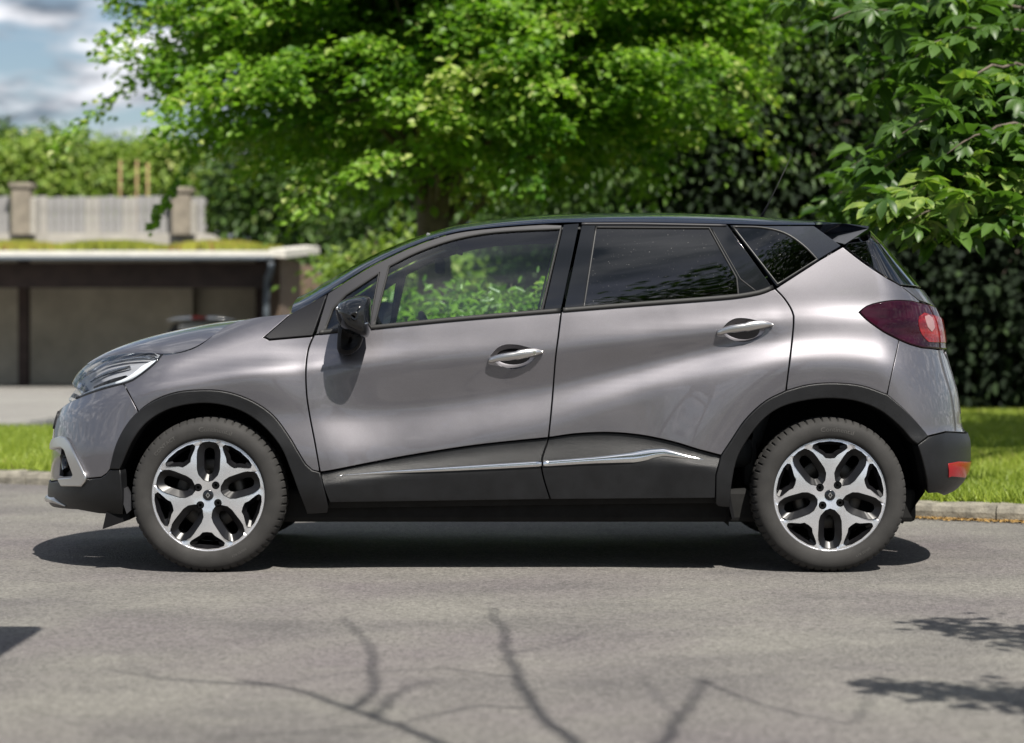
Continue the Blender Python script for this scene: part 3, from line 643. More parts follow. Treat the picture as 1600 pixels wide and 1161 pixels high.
# wheel wells
def well(pts):
    q = [unproj(p, WM) for p in pts]; xs = [p[0] for p in q]; zs = [p[1] for p in q]
    L = [(xs[0], .19)] + list(zip(xs, zs)) + [(xs[-1], .19)] if zs[0] > .25 else list(zip(xs, zs))
    w0 = [float(q_to_xw(np.array(a), np.array(b), WM)[1]) - .004 for a, b in L]
    X = [float(q_to_xw(np.array(a), np.array(b), WM)[0]) for a, b in L]
    V = [(X[i], -w0[i], L[i][1]) for i in range(len(L))] + [(X[i], -.5, L[i][1]) for i in range(len(L))]
    n = len(L); Fc = [(i, i + 1, n + i + 1, n + i) for i in range(n - 1)] + [tuple(range(n, 2 * n))]
    o = mk('wheel_arch_liner', V, Fc, M['black'], CAR); NEAR.append(o); return o
well([(190, 800), (187, 760)] + archF_in[:-1]); well(archR_in + [(1440, 720), (1446, 768)])
# mud flaps, arch flap
def prism(name, pts, w0, w1, mat, parent=CAR, near=True):
    D = YC - w0; A = [((p[0] - 800) * D / F, CAMH - (p[1] - HOR) * D / F) for p in pts]; n = len(A)
    V = [(a, -w0, b) for a, b in A] + [(a, -w1, b) for a, b in A]
    o = mk(name, V, [tuple(range(n)), tuple(reversed(range(n, 2 * n)))] + [(i, i + n, (i + 1) % n + n, (i + 1) % n) for i in range(n)], mat, parent)
    if near and parent is CAR: NEAR.append(o)
    return o
prism('air_deflector', [(166, 800), (160, 827), (203, 812), (203, 796)], .80, .55, M['black'])
prism('mud_flap', [(1139, 775), (1141, 773), (1148, 809), (1144, 811), (1140, 795)], .83, .72, M['black'])
prism('arch_flap', [(190, 765), (198, 761), (205, 775), (206, 796), (198, 803), (192, 785)], .83, .80, M['satin_chrome'] if False else M['frame_grey'])

# ---- mirror far side copies come at the end; bonnet, roof, glass over the full width
def xz(px, py, w): D = YC - w; return ((px - 800) * D / F, CAMH - (py - HOR) * D / F)
hood_e = [(140, 569, .62), (165, 558.5, .69), (190, 553, .725), (220, 550, .75), (250, 553, .765), (270, 553, .765), (290, 549, .762), (310, 541, .758), (330, 527, .752), (345, 515, .748), (360, 506, .745), (400, 498, .735), (450, 493, .72)]
hood_c = [(-1.935, .850), (-1.89, .882), (-1.83, .914), (-1.765, .942), (-1.68, .972), (-1.60, .994), (-1.52, 1.013), (-1.44, 1.030), (-1.36, 1.046), (-1.29, 1.056), (-1.22, 1.064), (-1.14, 1.071), (-1.03, 1.078)]
def resamp(L, n): L = np.array(L, float); t = np.linspace(0, 1, len(L)); return np.stack([gblur(np.interp(np.linspace(0, 1, n), t, L[:, k]), 2.4, 0) for k in range(L.shape[1])], 1)
he = []
for a, b, w in hood_e:
    q_, z_ = unproj((a, b), WM); x_, w_ = q_to_xw(np.array(q_), np.array(z_), WM); he.append((float(x_), float(z_), float(w_) - .001))
he = resamp(he, 40); hc = resamp(hood_c, 40)
V = []; ns = 33
for i in range(40):
    for j in range(ns):
        s = -1 + 2 * j / (ns - 1); t = 1 - abs(s); k = 1 - (1 - t) ** 4.5
        V.append((he[i, 0] + (hc[i, 0] - he[i, 0]) * k, s * he[i, 2], he[i, 1] + (hc[i, 1] - he[i, 1]) * k))
n0 = len(V)
for i in range(40):
    for j in (0, ns - 1): V.append(Vector(V[i * ns + j]) + Vector((0, 0, -.02)))
Fc = grid_faces(40, ns)
hood = mk('bonnet', V, Fc, M['paint'], CAR, smooth=True)
# roof and windscreen in one set of cross sections
re_px = C([(455, 490), (480, 477), (512, 457), (560, 426), (600, 404.5), (640, 386), (680, 371), (720, 361), (780, 354), (850, 349), (906, 347), (1000, 347), (1135, 349.5), (1200, 351), (1274, 351)], 8)
sil = np.array([(425, 491), (455, 471), (520, 431), (560, 408), (600, 388), (640, 372), (680, 358), (720, 348), (780, 339.5), (850, 333.5), (950, 330), (1050, 330), (1150, 334), (1200, 338), (1274, 345.5), (1350, 353)])
EX = []
for p in re_px:
    q, z = unproj(p, WM); x, w = q_to_xw(np.array(q), np.array(z), WM); EX.append((float(x), float(z), float(w)))
EX = np.array(EX)
def centre_z(x):
    D = 9.55; px = 800 + x * F / D; py = np.interp(px, sil[:, 0], sil[:, 1]); return CAMH - (py - HOR) * D / F
cz = np.array([centre_z(a) for a in EX[:, 0]]); cz = gblur(cz, 1.5, 0); cz = np.maximum(cz, EX[:, 1] + .012)
ns = 49
def upper(i, s):
    t = 1 - abs(s); k = (1 - (1 - t) ** 2.6) ** .62
    return (EX[i, 0], s * EX[i, 2], EX[i, 1] + (cz[i] - EX[i, 1]) * k)
ss = np.concatenate([np.linspace(-1, -.86, 9), np.linspace(-.86, .86, 31)[1:-1], np.linspace(.86, 1, 9)]); ns = len(ss)
V = [upper(i, s) for i in range(len(EX)) for s in ss]; Fc = grid_faces(len(EX), ns)
xw = (690 - 800) * 9.4 / F
mid = [abs(ss[j] + ss[j + 1]) / 2 < .885 for j in range(ns - 1)]
idx = [(i, j) for i in range(len(EX) - 1) for j in range(ns - 1)]
fg = [f for f, (i, j) in zip(Fc, idx) if mid[j] and EX[i, 0] < xw]; fr = [f for f, (i, j) in zip(Fc, idx) if not (mid[j] and EX[i, 0] < xw)]
def submesh(name, V, fs, mat, **k):
    u = sorted({i for f in fs for i in f}); r = {a: b for b, a in enumerate(u)}
    return mk(name, [V[i] for i in u], [tuple(r[i] for i in f) for f in fs], mat, CAR, smooth=True)
roof = submesh('roof', V, fr, M['roofpaint']); wind = submesh('windscreen', V, fg, M['glass_front'])
Vi = [Vector(v) + Vector((0, 0, -.03)) for v in V]; liner = submesh('headliner', Vi, [tuple(reversed(f)) for f, (i, j) in zip(Fc, idx) if EX[i, 0] > xw], M['cabin'])
cow = box('cowl', (-1.14, -.86, -.66, .66, .98, 1.03), M['trim'], CAR, .02)
# spoiler
spx = [xz(1272, 346, .55)[0], xz(1352, 353, .45)[0], xz(1319, 383, .55)[0]]
V = []; ns2 = 25
ze_end = EX[-1]; c_end = cz[-1]
for j in range(ns2):
    s = -1 + 2 * j / (ns2 - 1); t = 1 - abs(s); k = (1 - (1 - t) ** 2.6) ** .62
    top = (EX[-1, 0] + .004, s * EX[-1, 2], EX[-1, 1] + (c_end - EX[-1, 1]) * k)
    mdl = (spx[0] + .5 * (spx[1] - spx[0]), s * .59, xz(1310, 349.5, .55)[1] + .010 * k)
    tip = (spx[1] + .015 * k, s * .535, xz(1352, 354, .5)[1] + .004 * k); tip2 = (tip[0], tip[1], tip[2] - .010)
    low = (spx[2] + .02 * k, s * .575, xz(1319, 382, .57)[1] + .002); low2 = (EX[-1, 0] + .02, s * .56, low[2] + .03)
    V += [top, mdl, tip, tip2, low, low2]
Fc = grid_faces(ns2, 6, flip=True) + [tuple(range(6)), tuple((ns2 - 1) * 6 + k for k in reversed(range(6)))]
spo = mk('spoiler', V, Fc, M['roofpaint'], CAR, smooth=False)
prism_v = tube('aerial', [Vector((xz(1193, 334, .1)[0], 0, xz(1193, 334, .0)[1] - .02)), Vector((xz(1205, 310, 0)[0], 0, xz(1205, 310, 0)[1])), Vector((xz(1237, 243, 0)[0], 0, xz(1237, 243, 0)[1]))], [.008, .0022, .0013], M['trim'], CAR)

# ---- door handles
def handle(door, pts, cup, key):
    q0 = unproj(cup[0], WM); rxw, rzw = cup[1] / 373, cup[2] / 373
    V = []; nr, na = 7, 28
    for i in range(nr):
        r = 1 - i / (nr - 1)
        for k in range(na):
            a = 2 * PI * k / na; qq = q0[0] + math.cos(a) * rxw * r * 1.12; zz = q0[1] + math.sin(a) * rzw * r * 1.12
            p = P3(np.array(qq), np.array(zz), WM); n = N3(np.array(qq), np.array(zz), WM); V.append(p - n * (.004 + .034 * (1 - r ** 3)))
    mk('handle_cup', V, grid_faces(nr, na, closed_v=True), M['paint'], door, smooth=True)
    m = 22; pl = C(pts, 4); pl = [pl[int(i * (len(pl) - 1) / (m - 1))] for i in range(m)]; q = np.array([unproj(p, WM) for p in pl]); P = P3(q[:, 0], q[:, 1], WM); N = N3(q[:, 0], q[:, 1], WM)
    V = []
    for i in range(m):
        t = i / (m - 1); lift = .004 + .036 * math.sin(PI * min(1, max(0, t))) ** .5
        hz = (.008 + .009 * math.sin(PI * min(1, t * 1.05)) ** .6 + (.004 if t > .55 else 0) * min(1, (1 - t) * 6)); th = .010
        c = Vector(P[i]) + Vector(N[i]) * lift
        for k in range(10):
            a = 2 * PI * k / 10; V.append(c + Vector((0, 0, 1)) * math.cos(a) * hz + Vector(N[i]) * math.sin(a) * th)
    h = mk('handle', V, grid_faces(m, 10, closed_v=True, flip=True) + [tuple(range(10)), tuple((m - 1) * 10 + k for k in reversed(range(10)))], M['satin_chrome'], door, smooth=True)
    if key:
        c = Vector(P[-4]) + Vector(N[-4]) * .038; V, Fk = tubegeo([c, c + Vector(N[-4]) * .004], .006, 12); mk('key_lock', V, Fk, M['chrome'], door)
handle(door1, [(763, 563), (780, 558.5), (805, 555), (830, 551), (848, 550)], ((802, 557), 33, 17), True)
handle(door2, [(1120, 520), (1138, 515.5), (1163, 512.5), (1188, 509), (1207, 508)], ((1161, 516), 33, 17), False)

# ---- wing mirror
def loft_px(name, layers, mat, parent, cx, cy):
    """outlines (picture points) at depths w, joined"""
    V = []; n = None
    for (pts, w, sc) in layers:
        P = C(pts + [pts[0]], 3.0); m = 40; P = [P[int(i * (len(P) - 1) / m)] for i in range(m)]; n = m
        for p in P: x, z = xz(cx + (p[0] - cx) * sc, cy + (p[1] - cy) * sc, w); V.append((x, -w, z))
    k = len(layers)
    return mk(name, V, grid_faces(k, n, closed_v=True, flip=True) + [tuple(range(n)), tuple((k - 1) * n + i for i in reversed(range(n)))], mat, parent, smooth=True)
mo = [(524, 484), (528, 474), (540, 467), (556, 462.5), (570, 461), (578, 464), (580, 476), (580, 500), (579, 518), (574, 527), (563, 528), (548, 523), (536, 516), (528, 504)]
mir = loft_px('wing_mirror', [(mo, .845, .92), (mo, .86, 1.0)] + [(mo, .86 + .205 * t, (1 - t ** 3.2) ** (1 / 2.6)) for t in (.2, .4, .55, .68, .78, .86, .92, .96, .985, .997)], M['gloss_black'], CAR, 553, 494); NEAR.append(mir)
st = [(529, 508), (527, 530), (527, 546), (533, 554), (548, 554), (560, 546), (566, 534), (568, 520), (556, 508)]
loft_px('mirror_stalk', [(st, .815, 1.0), (st, .86, 1.0), (st, .915, .97), (st, .93, .9), (st, .935, .7)], M['trim'], mir, 546, 530)
V, Fk = tubegeo([Vector((xz(a, b, 1.03)[0], -w, xz(a, b, 1.03)[1])) for a, b, w in ((545, 511, 1.03), (556, 507.5, 1.047), (575, 505, 1.035))], [.003, .005, .004], 8); mk('indicator', V, Fk, M['lamp_chrome'], mir, smooth=True)
V, Fk = tubegeo([Vector((xz(528, 481, .99)[0], -.99, xz(528, 481, .99)[1])), Vector((xz(527, 482, 1.01)[0], -1.012, xz(527, 482, 1.01)[1]))], .006, 10); mk('camera_lens', V, Fk, M['chrome'], mir, smooth=True)

# ---- wheels (built round the origin, outer face towards -y)
RT = .327; RF = .2345
def polar(deg, r): a = math.radians(deg); return (r * math.sin(a), r * math.cos(a))
def facey(r): return -.004 + .010 * np.clip((np.asarray(r) - .55) / .45, 0, 1) ** 2 + .012 * np.clip((.30 - np.asarray(r)) / .3, 0, 1)
def rot2(p, deg): a = math.radians(deg); c, s = math.cos(a), math.sin(a); return np.stack([p[:, 0] * c + p[:, 1] * s, -p[:, 0] * s + p[:, 1] * c], 1)
def sym(L): L = list(L); return np.array(L + [(-x, y) for x, y in reversed(L) if abs(x) > 1e-6])
slot_o = sym([(0, .235), (.085, .265), (.175, .36), (.205, .46), (.212, .70), (.205, .80), (.17, .885), (.115, .945), (0, .962)])
slot_i = sym([(0, .36), (.05, .385), (.085, .45), (.095, .60), (.095, .74), (.075, .82), (0, .85)])
trap_o = sym([(0, .655), (.085, .665), (.135, .72), (.275, .81), (.315, .85), (.300, .905), (.20, .945), (0, .966)])
trap_i = sym([(0, .735), (.06, .74), (.10, .78), (.205, .845), (.19, .885), (0, .90)])
def densloop(p, d=.03):
    return densify([tuple(a) for a in p], d)
def wheel_mesh():
    circ = np.array([(math.cos(a), math.sin(a)) for a in np.linspace(0, 2 * PI, 120, endpoint=False)]) * .985
    holes = []
    for k in range(5): holes += [(rot2(slot_o, 72 * k), rot2(slot_i, 72 * k)), (rot2(trap_o, 72 * k + 36), rot2(trap_i, 72 * k + 36))]
    for k in range(4):
        c = np.array(polar(45 + 90 * k - 8, .225)); a = np.linspace(0, 2 * PI, 16, endpoint=False)
        lo = c + np.stack([np.cos(a), np.sin(a)], 1) * .072; holes.append((lo, c + (lo - c) * .9))
    # match each inner loop to its outer loop by angle so walls stay clean
    loops = [circ]; walls = []
    for o, i in holes:
        od = densloop(o); od = od[::-1] if area2(od) < 0 else od
        c = i.mean(0); idl = []
        ic = densloop(i, .01); ic = ic[::-1] if area2(ic) < 0 else ic
        oc = o.mean(0); ia = np.arctan2(*(ic - c).T[::-1]); 
        for p in od:
            ang = math.atan2(p[1] - oc[1], p[0] - oc[0]); dd = np.abs((ia - ang + PI) % (2 * PI) - PI); idl.append(ic[int(np.argmin(dd))])
        loops.append(od); walls.append((od, np.array(idl)))
    P, T = triangulate(loops, .05)
    r = np.hypot(P[:, 0], P[:, 1])
    th = np.degrees(np.arctan2(P[:, 0], P[:, 1])); dl = np.radians((th - 36 + 36) % 72 - 36)
    V = [np.stack([P[:, 0] * RF, facey(r) + np.clip(r - .25, 0, .6) * .05 * dl ** 2 * (r < .93), P[:, 1] * RF], 1)]; Fc = [tuple(t) for t in T]; mi = [0] * len(T); base = len(P)
    for o, i in walls:
        m = len(o); ro = np.hypot(o[:, 0], o[:, 1]); ri = np.hypot(i[:, 0], i[:, 1])
        d1 = facey(ro)
        V += [np.stack([o[:, 0] * RF, d1, o[:, 1] * RF], 1), np.stack([(o[:, 0] * .93 + i[:, 0] * .07) * RF, d1 + .006, (o[:, 1] * .93 + i[:, 1] * .07) * RF], 1), np.stack([i[:, 0] * RF, facey(ri) + .026, i[:, 1] * RF], 1), np.stack([i[:, 0] * RF, facey(ri) + .075, i[:, 1] * RF], 1)]
        for a in range(3):
            for k in range(m):
                j = (k + 1) % m; Fc.append((base + a * m + k, base + a * m + j, base + (a + 1) * m + j, base + (a + 1) * m + k)); mi.append(1)
        base += 4 * m
    V = np.concatenate(V)
    # lip and barrel
    prof = [(.985, facey(.985)), (.995, facey(.985) - .003), (1.012, facey(.985) - .002), (1.02, .012), (.985, .03), (.93, .05), (.90, .19), (.97, .20)]
    b = len(V); seg = 120; V2 = []
    for k in range(seg):
        a = 2 * PI * k / seg
        for rr, y in prof: V2.append((rr * RF * math.cos(a), y, rr * RF * math.sin(a)))
    g = grid_faces(seg, len(prof), closed_u=True, base=b); Fc += g; mi += [0 if (k % (len(prof) - 1)) < 3 else 1 for k in range(len(g))]
    me = bpy.data.meshes.new('wheel'); me.from_pydata([tuple(v) for v in np.concatenate([V, np.array(V2)])], [], Fc)
    me.materials.append(M['alloy']); me.materials.append(M['alloy_dark']); me.polygons.foreach_set('material_index', np.array(mi, dtype=np.int32))
    sm = np.ones(len(Fc), dtype=bool); me.polygons.foreach_set('use_smooth', sm); me.update(); me.set_sharp_from_angle(angle=math.radians(28)); return me
def tyre_mesh():
    seg = 360
    prof = [(.236, .004), (.240, -.004), (.248, -.010), (.262, -.0145), (.280, -.016), (.296, -.0125), (.306, -.006), (.3115, .000), (.3165, .007), (.3205, .016), (.3235, .028), (.326, .045), (.3265, .055), (.319, .0555), (.319, .063), (.327, .0635), (.327, .088), (.319, .0885), (.319, .098), (.327, .0985), (.326, .13), (.3235, .158), (.318, .172), (.306, .184), (.27, .192), (.236, .185)]
    V = []
    for k in range(seg):
        a = 2 * PI * k / seg; ph = k % 6
        for j, (r, y) in enumerate(prof):
            if 7 <= j <= 12 and ph in (0,): r -= .007 * (1 if j > 7 else .4)
            if 19 <= j <= 22 and ph == 3: r -= .006
            if 14 < j < 17 and ph in (2, 3): r -= .002
            z = r * math.sin(a)
            V.append((r * math.cos(a), y, z))
    me = bpy.data.meshes.new('tyre'); me.from_pydata(V, [], grid_faces(seg, len(prof), closed_u=True)); me.materials.append(M['tyre'])
    me.polygons.foreach_set('use_smooth', np.ones(len(me.polygons), dtype=bool)); me.update(); me.set_sharp_from_angle(angle=math.radians(35)); return me
def text_mesh(txt, size):
    cu = bpy.data.curves.new('txt', 'FONT'); cu.body = txt; cu.size = size; cu.align_x = 'CENTER'; cu.resolution_u = 3
    o = bpy.data.objects.new('txt', cu); COL.objects.link(o); dg = bpy.context.evaluated_depsgraph_get(); me = bpy.data.meshes.new_from_object(o.evaluated_get(dg)); bpy.data.objects.remove(o); return me
def tyre_text(txt, size, r0, mid_deg):
    me = text_mesh(txt, size)
    for v in me.vertices:
        a = math.radians(mid_deg) + v.co.x * 1.12 / r0; r = r0 + v.co.y; yy = np.interp(r, [.248, .262, .280, .296, .306], [-.010, -.0145, -.016, -.0125, -.006]) - .0012
        v.co = (r * math.sin(a), yy, r * math.cos(a))
    me.materials.clear(); me.materials.append(M['tyre_text']); return me
WME = wheel_mesh(); TME = tyre_mesh(); TX1 = tyre_text('Continental', .026, .268, 6); TX2 = tyre_text('CONTACT', .020, .270, -42); TX3 = tyre_text('205/55 R17', .013, .270, 150)
def rhomb(s, h): return [(0, s * 1.25 * h), (s * .85 * h, 0), (0, -s * 1.25 * h), (-s * .85 * h, 0)]
def wheel(x, z, turn, txts):
    o = link(bpy.data.objects.new('wheel', WME), CAR); o.location = (x, -.868, z); NEAR.append(o)
    t = link(bpy.data.objects.new('tyre', TME), o)
    for tm in txts: link(bpy.data.objects.new('lettering', tm), o)
    lathe('brake_disc', [(.0, .10), (.075, .10), (.08, .085), (.145, .085), (.148, .088), (.148, .105), (.07, .11)], M['disc'], o, 48)
    lathe('back_plate', [(.0, .16), (.205, .15), (.21, .19)], M['black'], o, 32)
    V, Fk = tubegeo([polar_v(a, .125, .092) for a in range(50, 131, 16)], .03, 8); mk('brake_caliper', V, Fk, M['disc'], o, smooth=True)
    lathe('centre_cap', [(0, -.004), (.017, -.0035), (.021, -.001), (.0235, .006), (.0245, .016)], M['gloss_black'], o, 32)
    V = [(a, -.0056, b) for a, b in rhomb(.0105, 1)] + [(a, -.0056, b) for a, b in rhomb(.0105, .48)]
    V += [(a, -.003, b) for a, _, b in V]
    Fk = [(i, (i + 1) % 4, 4 + (i + 1) % 4, 4 + i) for i in range(4)] + [(8 + i, 8 + (i + 1) % 4, (i + 1) % 4, i) for i in range(4)] + [(4 + i, 4 + (i + 1) % 4, 12 + (i + 1) % 4, 12 + i) for i in range(4)]
    mk('emblem', V, Fk, M['satin_chrome'], o)
    for k in range(4):
        c = polar(45 + 90 * k - 8, .225 * RF); 
        V = []
        for (r, y) in ((.0150, .035), (.0150, .006), (.0130, .001), (.008, .001), (.007, .010)):
            for i in range(6): a = PI / 3 * i; V.append((c[0] + r * math.cos(a), y, c[1] + r * math.sin(a)))
        mk('lug_nut', V, grid_faces(5, 6, closed_v=True, flip=True), M['alloy_dark'], o)
    o.rotation_euler = (0, math.radians(turn), 0); return o
def polar_v(deg, r, y): a = math.radians(deg); return Vector((r * math.sin(a), y, r * math.cos(a)))
wx1, wz = xz(325, 774, .868); wx2, _ = xz(1297, 774, .868)
wheel(wx1, .3245, 1.0, [TX1, TX2, TX3]); wheel(wx2, .3245, 180.0, [])
for tm, dg in ((TX1, 0),):
    w2 = NEAR[-1]; o = link(bpy.data.objects.new('lettering', tm), w2); o.rotation_euler = (0, PI, 0)
    o = link(bpy.data.objects.new('lettering', TX3), w2); o.rotation_euler = (0, PI, 0)

# ---- cabin
floor = box('floor_pan', (-1.5, 1.72, -.74, .74, .20, .34), M['under'], CAR, .02)
box('exhaust_silencer', (1.45, 1.78, -.35, .45, .24, .33), M['under'], CAR, .03)
dash = box('dashboard', (-.98, -.56, -.69, .69, .62, 1.0), M['cabin'], CAR, .07, 3, True)
box('rear_bulkhead', (1.0, 1.06, -.6, .6, .34, 1.02), M['cabin'], CAR, .02)
box('firewall', (-1.02, -.985, -.70, .70, .34, .97), M['black'], CAR)
def seat(x, y):
    s = box('seat', (x - .45, x + .08, y - .25, y + .25, .42, .58), M['cabin'], CAR, .05, 3, True)
    b = box('backrest', (-.07, .07, -.24, .24, 0, .62), M['cabin'], s, .06, 3, True); b.location = (x + .07, y, .52); b.rotation_euler.y = .30
    h = box('headrest', (-.045, .045, -.13, .13, 0, .19), M['cabin'], s, .04, 3, True); h.location = (x + .27, y, 1.14); h.rotation_euler.y = .2
seat(.02, -.36); seat(.02, .36)
rb = box('rear_bench', (.62, 1.05, -.62, .62, .42, .56), M['cabin'], CAR, .05, 3, True)
b = box('backrest', (-.07, .07, -.6, .6, 0, .6), M['cabin'], rb, .05, 3, True); b.location = (1.0, 0, .5); b.rotation_euler.y = .3
# steering wheel on the right-hand side
V = []
for i in range(40):
    a = 2 * PI * i / 40
    for k in range(8): q = 2 * PI * k / 8; r = .18 + .015 * math.cos(q); V.append((.015 * math.sin(q), r * math.cos(a), r * math.sin(a)))
sw = mk('steering_wheel', V, grid_faces(40, 8, closed_u=True, closed_v=True), M['cabin'], CAR, smooth=True); sw.location = (-.36, .36, .93); sw.rotation_euler.y = -.42
h = box('wheel_boss', (-.02, .03, -.17, .17, -.04, .05), M['cabin'], sw, .015)
rm = box('rear_view_mirror', (-.02, .02, -.12, .12, -.035, .035), M['cabin'], CAR, .012); rm.location = (-.33, 0, 1.31)
for s in (-1, 1):
    o = box('sun_visor', (-.14, .0, s * .36 - .2, s * .36 + .2, -.008, .008), M['cabin_l'], CAR, .004); o.location = (-.24, 0, 1.385); o.rotation_euler.y = .35

# ---- the far side
def mirror_copy(o):
    c = o.copy(); COL.objects.link(c); c.scale.y = -c.scale.y; c.location.y = -c.location.y
    for ch in [k for k in bpy.data.objects if k.parent is o]:
        d = ch.copy(); COL.objects.link(d); d.parent = c
for o in list(NEAR): mirror_copy(o)

# ================================================================== BUILDINGS AND FENCE ACROSS THE DRIVE
M['fascia'] = plain('white_fascia', (0.62, 0.60, 0.54), .6, var=.15, vscale=3)
M['fascia_d'] = plain('dark_brown_timber', (0.045, 0.030, 0.026), .8, var=.4, vscale=4)
M['render'] = plain('block_wall', (0.50, 0.46, 0.38), .9, bump=.3, bscale=30, var=.2, vscale=2)
M['concrete'] = plain('pale_concrete', (0.36, 0.34, 0.30), .9, var=.25, vscale=2)
M['board'] = plain('weathered_board', (0.27, 0.265, 0.26), .9, var=.3, vscale=3)
M['board2'] = plain('weathered_board_light', (0.33, 0.315, 0.29), .9, var=.3, vscale=3)
M['pier'] = plain('stone_pier', (0.24, 0.21, 0.165), .9, var=.3, vscale=4)
M['pipe'] = plain('grey_downpipe', (0.10, 0.12, 0.14), .45)
M['moss'] = leafmat('roof_moss', (0.16, 0.20, 0.02), (0.34, 0.34, 0.05), trans=.1, rough=.9, c3=(.30, .17, .06))
M['bark'] = plain('bark', (0.10, 0.080, 0.062), .9, bump=.6, bscale=25, var=.4, vscale=9)
M['brick'] = plain('brown_brick', (0.13, 0.092, 0.065), .9, bump=.3, bscale=30, var=.3, vscale=5)
M['stake'] = plain('cane_stake', (0.26, 0.18, 0.08), .7, var=.3, vscale=6)
M['silver'] = carpaint('silver_paint', (0.55, 0.55, 0.54), .6, .3)
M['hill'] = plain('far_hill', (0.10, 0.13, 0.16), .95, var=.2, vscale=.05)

DC = 35.7
xr_ = (427 - 800) * DC / F; eave = at(0, 402, DC).z
cp = empty('carport', (xr_, DC, 0), 'open-fronted carport with white fascia and mossy roof across the drive', 'carport')
def cbox(name, b, mat, bevel=0.0): return box(name, (b[0] - xr_, b[1] - xr_, b[2] - DC, b[3] - DC, b[4], b[5]), mat, cp, bevel)
BK = 41.0
cbox('rear_wall', (-15, xr_ - .1, 38.7, 38.9, 0, 2.4), M['render'])
cbox('side_wall', (xr_ - .22, xr_ - .02, DC + 1.2, BK - .38, 0, 2.3), M['brick'])
cbox('slab', (-15, xr_ + .1, DC - .2, BK, 0, .05), M['drive'])
for px in (38, 408):
    x = (px - 800) * 37.6 / F; cbox('post', (x - .09, x + .09, 37.5, 37.68, .05, 2.3), M['fascia_d'], .01)
x = (285 - 800) * 38.6 / F; cbox('pilaster', (x - .2, x + .2, 38.5, 38.72, .05, 2.4), M['render'])
cbox('front_beam', (-15, xr_ - .05, DC + .45, DC + .55, eave - .50, eave - .075), M['fascia_d'])
cbox('fascia_board', (-15, xr_, DC - .03, DC, eave - .03, eave + .11), M['fascia'])
cbox('gutter', (-15, xr_ + .02, DC - .13, DC - .035, eave - .05, eave + .02), M['pipe'], .02)
# sloping roof deck and verge board
def quadbox(name, pts, t, mat):
    P = [Vector(p) - Vector((xr_, DC, 0)) for p in pts]; V = P + [p - Vector((0, 0, t)) for p in P]
    return mk(name, V, [(0, 1, 2, 3), (7, 6, 5, 4)] + [(i, i + 4, (i + 1) % 4 + 4, (i + 1) % 4) for i in range(4)], mat, cp)
xb = (482 - 800) * 40.5 / F; zb = at(0, 395, 40.5).z
quadbox('roof_deck', [(-15, DC, eave + .08), (xr_ - .02, DC, eave + .10), (xb - .02, 40.6, zb + .06), (-15, 40.6, zb + .06)], .12, M['fascia_d'])
quadbox('verge_board', [(xr_ - .06, DC - .02, eave + .14), (xr_ + .20, DC - .02, eave + .12), (xb + .20, 40.6, zb + .12), (xb - .06, 40.6, zb + .14)], .13, M['fascia'])
n = 26000; u = RNG.uniform(0, 1, n); v = RNG.uniform(0, 1, n) ** .8
mx_ = -15 + (xr_ - .3 + 15) * u; my = DC + .05 + 4.6 * v; mzz = eave + .11 + (zb - eave - .04) * (my - DC) / 4.9
hgt = .08 + .12 * (np.sin(mx_ * 3.3) * .5 + .5) * RNG.uniform(.4, 1, n)
V = np.zeros((n, 3, 3)); a = RNG.uniform(0, PI, n)
V[:, 0] = np.stack([mx_ + .05 * np.cos(a), my + .05 * np.sin(a), mzz], 1); V[:, 1] = np.stack([mx_ - .05 * np.cos(a), my - .05 * np.sin(a), mzz], 1); V[:, 2] = np.stack([mx_, my, mzz + hgt], 1)
V -= np.array([xr_, DC, 0]); o = mk_np('moss', V.reshape(-1, 3), np.arange(n * 3).reshape(-1, 3), M['moss'], cp, rnd=np.repeat(np.clip(RNG.beta(2, 2, n) + .25 * np.sin(mx_ * 2.1), 0, 1), 3)); o['kind'] = 'stuff'
dp = [at(424, 410, DC - .1), at(424, 420, DC - .1), at(417, 436, DC + .3), at(416, 470, DC + .3), at(416, 606, DC + .3)]
tube('downpipe', [p - Vector((xr_, DC, 0)) for p in dp], .055, M['pipe'], cp)
# retaining wall to the right of the carport
rw = empty('retaining_wall', ((490 - 800) * 42 / F, 42, 0), 'pale stone wall stub beside the end of the carport roof', 'wall')
prof = [(-.9, 0), (1.6, 0), (1.6, .9), (.45, 1.55), (0.05, 2.2), (-.1, 2.3), (-.9, 2.3)]
mk('wall_body', [(a, 0, b) for a, b in prof] + [(a, .5, b) for a, b in prof], [tuple(range(7)), tuple(reversed(range(7, 14)))] + [(i, i + 7, (i + 1) % 7 + 7, (i + 1) % 7) for i in range(7)], M['brick'], rw)
box('gate_post', (-.62, -.42, -.25, -.05, 0, 2.25), M['fascia_d'], rw, .01)
# board fence with piers on the terrace behind the carport
DF = 43.0
fz0 = at(0, 367, DF).z; fz1 = at(0, 307, DF).z
ter = empty('terrace_wall', ((150 - 800) * DF / F, DF, 0), 'pale concrete terrace wall showing above the mossy carport roof', 'wall')
tx = ter.location.x
P = [((-420 - 800) * DF / F, 0), ((362 - 800) * DF / F, 0), ((362 - 800) * DF / F, at(0, 386, DF).z), ((326 - 800) * DF / F, at(0, 365, DF).z), ((-420 - 800) * DF / F, at(0, 365, DF).z)]
mk('wall_body', [(a - tx, -.15, b) for a, b in P] + [(a - tx, 1.2, b) for a, b in P], [tuple(range(5)), tuple(reversed(range(5, 10)))] + [(i, i + 5, (i + 1) % 5 + 5, (i + 1) % 5) for i in range(5)], M['concrete'], ter)
fn = empty('board_fence', ((150 - 800) * DF / F, DF, fz0), 'weathered grey board fence between stone piers above the carport roof', 'fence')
fx = fn.location.x
bw = .15; bms = []
